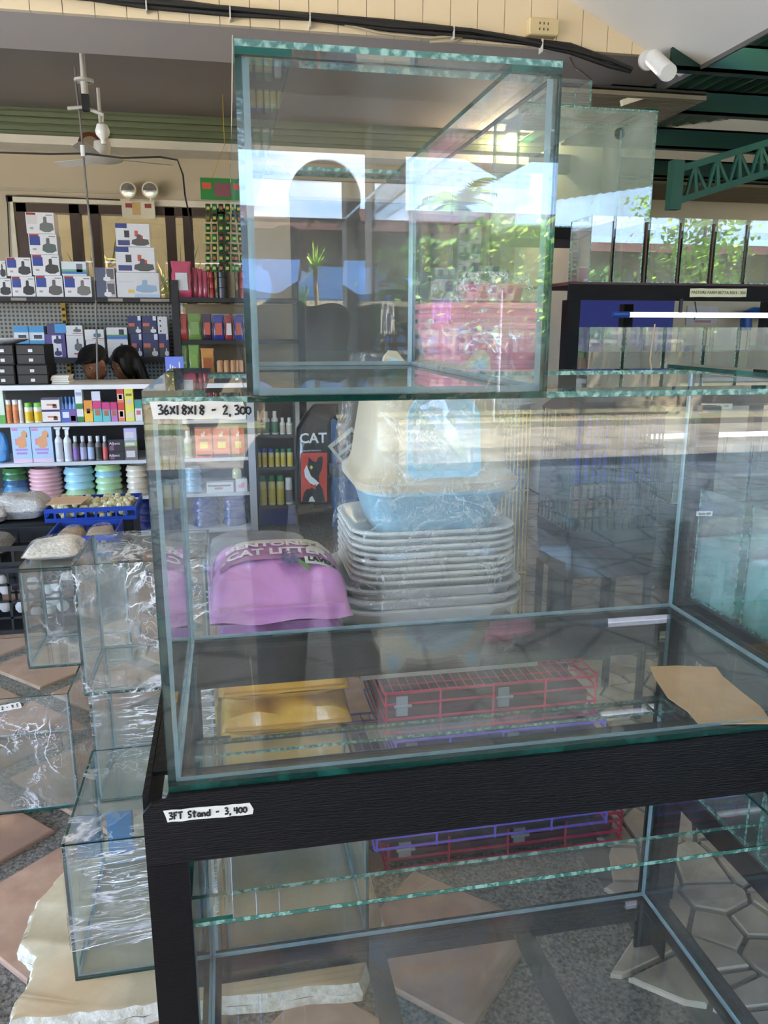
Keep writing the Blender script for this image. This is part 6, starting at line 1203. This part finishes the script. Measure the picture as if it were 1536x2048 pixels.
bf = thing('block_fence', 'white pierced block fence across the road', 'fence', (3, -10.2, 0)); WB_ = M((196, 182, 156), .7)
link('base_wall', MB().box(-6, 9, -10.3, -10.15, .06, .95), BW_, bf)
link('coping', MB().box(-6, 9, -10.32, -10.13, 1.60, 1.68), WB_, bf)
for z in (1.04, 1.2, 1.36, 1.52): link('block_rail', MB().box(-6, 9, -10.27, -10.18, z-.03, z+.03), WB_, bf)
for i in range(75): link('block_mullion', MB().box(-6+i*.2, -5.94+i*.2, -10.26, -10.19, .95, 1.6), WB_, bf)
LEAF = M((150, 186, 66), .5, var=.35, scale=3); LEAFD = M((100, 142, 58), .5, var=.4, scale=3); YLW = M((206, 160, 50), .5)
def leaves(n, f, s, rnd):
    mb = MB()
    for i in range(n):
        p = Vector(f(rnd)); d = Vector((rnd.uniform(-1, 1), rnd.uniform(-1, 1), rnd.uniform(-.3, 1))).normalized(); e = d.orthogonal().normalized()*s*.28; l_ = s*rnd.uniform(.7, 1.3)
        mb.add([tuple(p-e*.2), tuple(p+d*l_*.5-e), tuple(p+d*l_), tuple(p+d*l_*.5+e)], [(0, 1, 2, 3)])
    return mb
rnd = random.Random(5)
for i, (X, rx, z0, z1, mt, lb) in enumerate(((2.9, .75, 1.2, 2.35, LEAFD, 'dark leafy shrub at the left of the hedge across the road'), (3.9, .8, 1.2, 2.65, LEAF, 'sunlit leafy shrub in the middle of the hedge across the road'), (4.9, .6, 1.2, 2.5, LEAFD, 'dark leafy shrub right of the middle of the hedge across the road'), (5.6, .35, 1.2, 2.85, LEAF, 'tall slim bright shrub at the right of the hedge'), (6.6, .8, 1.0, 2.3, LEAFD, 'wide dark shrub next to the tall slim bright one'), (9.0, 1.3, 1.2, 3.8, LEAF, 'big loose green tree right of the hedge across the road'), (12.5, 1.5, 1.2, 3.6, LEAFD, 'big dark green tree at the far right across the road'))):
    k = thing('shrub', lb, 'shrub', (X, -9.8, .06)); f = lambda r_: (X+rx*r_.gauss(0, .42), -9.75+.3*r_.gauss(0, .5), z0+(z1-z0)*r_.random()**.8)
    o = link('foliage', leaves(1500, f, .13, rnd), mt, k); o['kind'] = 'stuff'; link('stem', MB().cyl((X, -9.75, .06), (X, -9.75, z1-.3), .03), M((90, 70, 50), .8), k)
def palm(label, X, Y, h, n, ln, w_, mt, name='palm_tree', tr=.12, up=.5):
    k = thing(name, label, 'palm' if n > 10 else 'plant', (X, Y, 0)); link('trunk', MB().tube([(X+.05*math.sin(i), Y, h*i/6) for i in range(7)], [tr*(1.2-.3*i/6) for i in range(7)], 10), M((130, 112, 90), .8, bump=.4, scale=20), k)
    for i in range(n):
        a = 2*math.pi*i/n+rnd.uniform(-.2, .2); el = up+rnd.uniform(-.5, .6); d = Vector((math.cos(a)*math.cos(el), math.sin(a)*math.cos(el), math.sin(el))); pts = []; p = Vector((X, Y, h))
        for j in range(9): pts.append(p.copy()); p = p+d*ln/8; d = (d+Vector((0, 0, -.16))).normalized()
        mb = MB(); mb.tube(pts, [w_*.25*(1-j/9)+.004 for j in range(9)], 4)
        for j in range(1, 9):
            for s_ in (-1, 1):
                for q in (0, .5):
                    b = pts[j].lerp(pts[max(0, j-1)], q); t_ = (pts[j]-pts[j-1]).normalized(); sd = t_.cross(Vector((0, 0, 1))).normalized()*s_; tip = b+(sd*.8+t_*.55+Vector((0, 0, -.25))).normalized()*w_*3.2*(1-.5*j/9); e = t_*w_*.22
                    mb.add([tuple(b-e), tuple(tip), tuple(b+e)], [(0, 1, 2)])
        link('frond', mb, mt, k)
    return k
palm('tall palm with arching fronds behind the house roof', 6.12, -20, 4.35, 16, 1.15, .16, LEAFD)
for X, Y, h, lb in ((1.35, -9.6, 2.1, 'spiky potted yucca taller than the fence, left of the hedge'), (-.35, -9.6, 1.9, 'spiky yucca near the left end of the tarpaulin'), (1.15, -9.7, 1.5, 'lower spiky yucca before the blue tarpaulin')):
    k = thing('yucca', lb, 'plant', (X, Y, .06)); link('trunk', MB().tube([(X, Y, .06), (X+.04, Y, h*.6), (X, Y, h)], [.05, .04, .03], 8), M((150, 130, 104), .8), k); mb = MB()
    for i in range(46):
        a = rnd.uniform(0, 6.28); el = rnd.uniform(-.4, 1.4); d = Vector((math.cos(a)*math.cos(el), math.sin(a)*math.cos(el), math.sin(el))); e = d.cross(Vector((0, 0, 1))).normalized()*.02; p = Vector((X, Y, h)); mb.add([tuple(p-e), tuple(p+d*.45), tuple(p+e)], [(0, 1, 2)])
    o = link('spiky_leaves', mb, LEAF, k); o['kind'] = 'stuff'
# clothes line with drying washing
lw = thing('washing_line', 'washing hung on a line across the road before the fence', 'washing', (2.3, -9.4, 0))
link('line', MB().tube([(.9, -9.35, 1.72), (2.2, -9.4, 1.64), (3.6, -9.35, 1.70)], .006), BLK, lw)
for X in (.9, 3.6): link('pole', MB().cyl((X, -9.35, .06), (X, -9.35, 1.78), .02), ALU, lw)
for X, w_, h_, c_ in ((1.75, .16, .35, (226, 222, 214)), (1.95, .14, .62, (150, 50, 66)), (2.12, .10, .5, (60, 130, 84)), (2.25, .2, .45, (222, 220, 214)), (2.7, .25, .3, (110, 80, 160))):
    mb = MB(); n = 8; mb.add([(X+w_*i/n, -9.4+.02*math.sin(i*2+j), 1.66-h_*j/3) for j in range(4) for i in range(n+1)], [(j*(n+1)+i, j*(n+1)+i+1, (j+1)*(n+1)+i+1, (j+1)*(n+1)+i) for j in range(3) for i in range(n)]); link('cloth', mb, M(c_, .8), lw)
# rear garden seen through the shop window
k = thing('garden_palm', 'sunlit palm fronds outside the shop back window', 'palm', (-.65, 7.2, 0)); link('trunk', MB().cyl((-.65, 7.2, 0), (-.65, 7.2, 1.4), .08), M((120, 100, 80), .8), k)
for i in range(11):
    a = i*.57; d = Vector((math.cos(a), math.sin(a)*.5, .9)).normalized(); pts = []; p = Vector((-.65, 7.2, 1.4))
    for j in range(8): pts.append(p.copy()); p = p+d*.14; d = (d+Vector((0, 0, -.22))).normalized()
    mb = MB(); mb.tube(pts, .008, 4)
    for j in range(1, 8):
        for s_ in (-1, 1):
            t_ = (pts[j]-pts[j-1]).normalized(); sd = t_.cross(Vector((0, 1, 0))).normalized()*s_; tip = pts[j]+(sd+t_*.6).normalized()*.26; mb.add([tuple(pts[j]-t_*.02), tuple(tip), tuple(pts[j]+t_*.02)], [(0, 1, 2)])
    link('frond', mb, M((84, 96, 62), .6, var=.3), k)
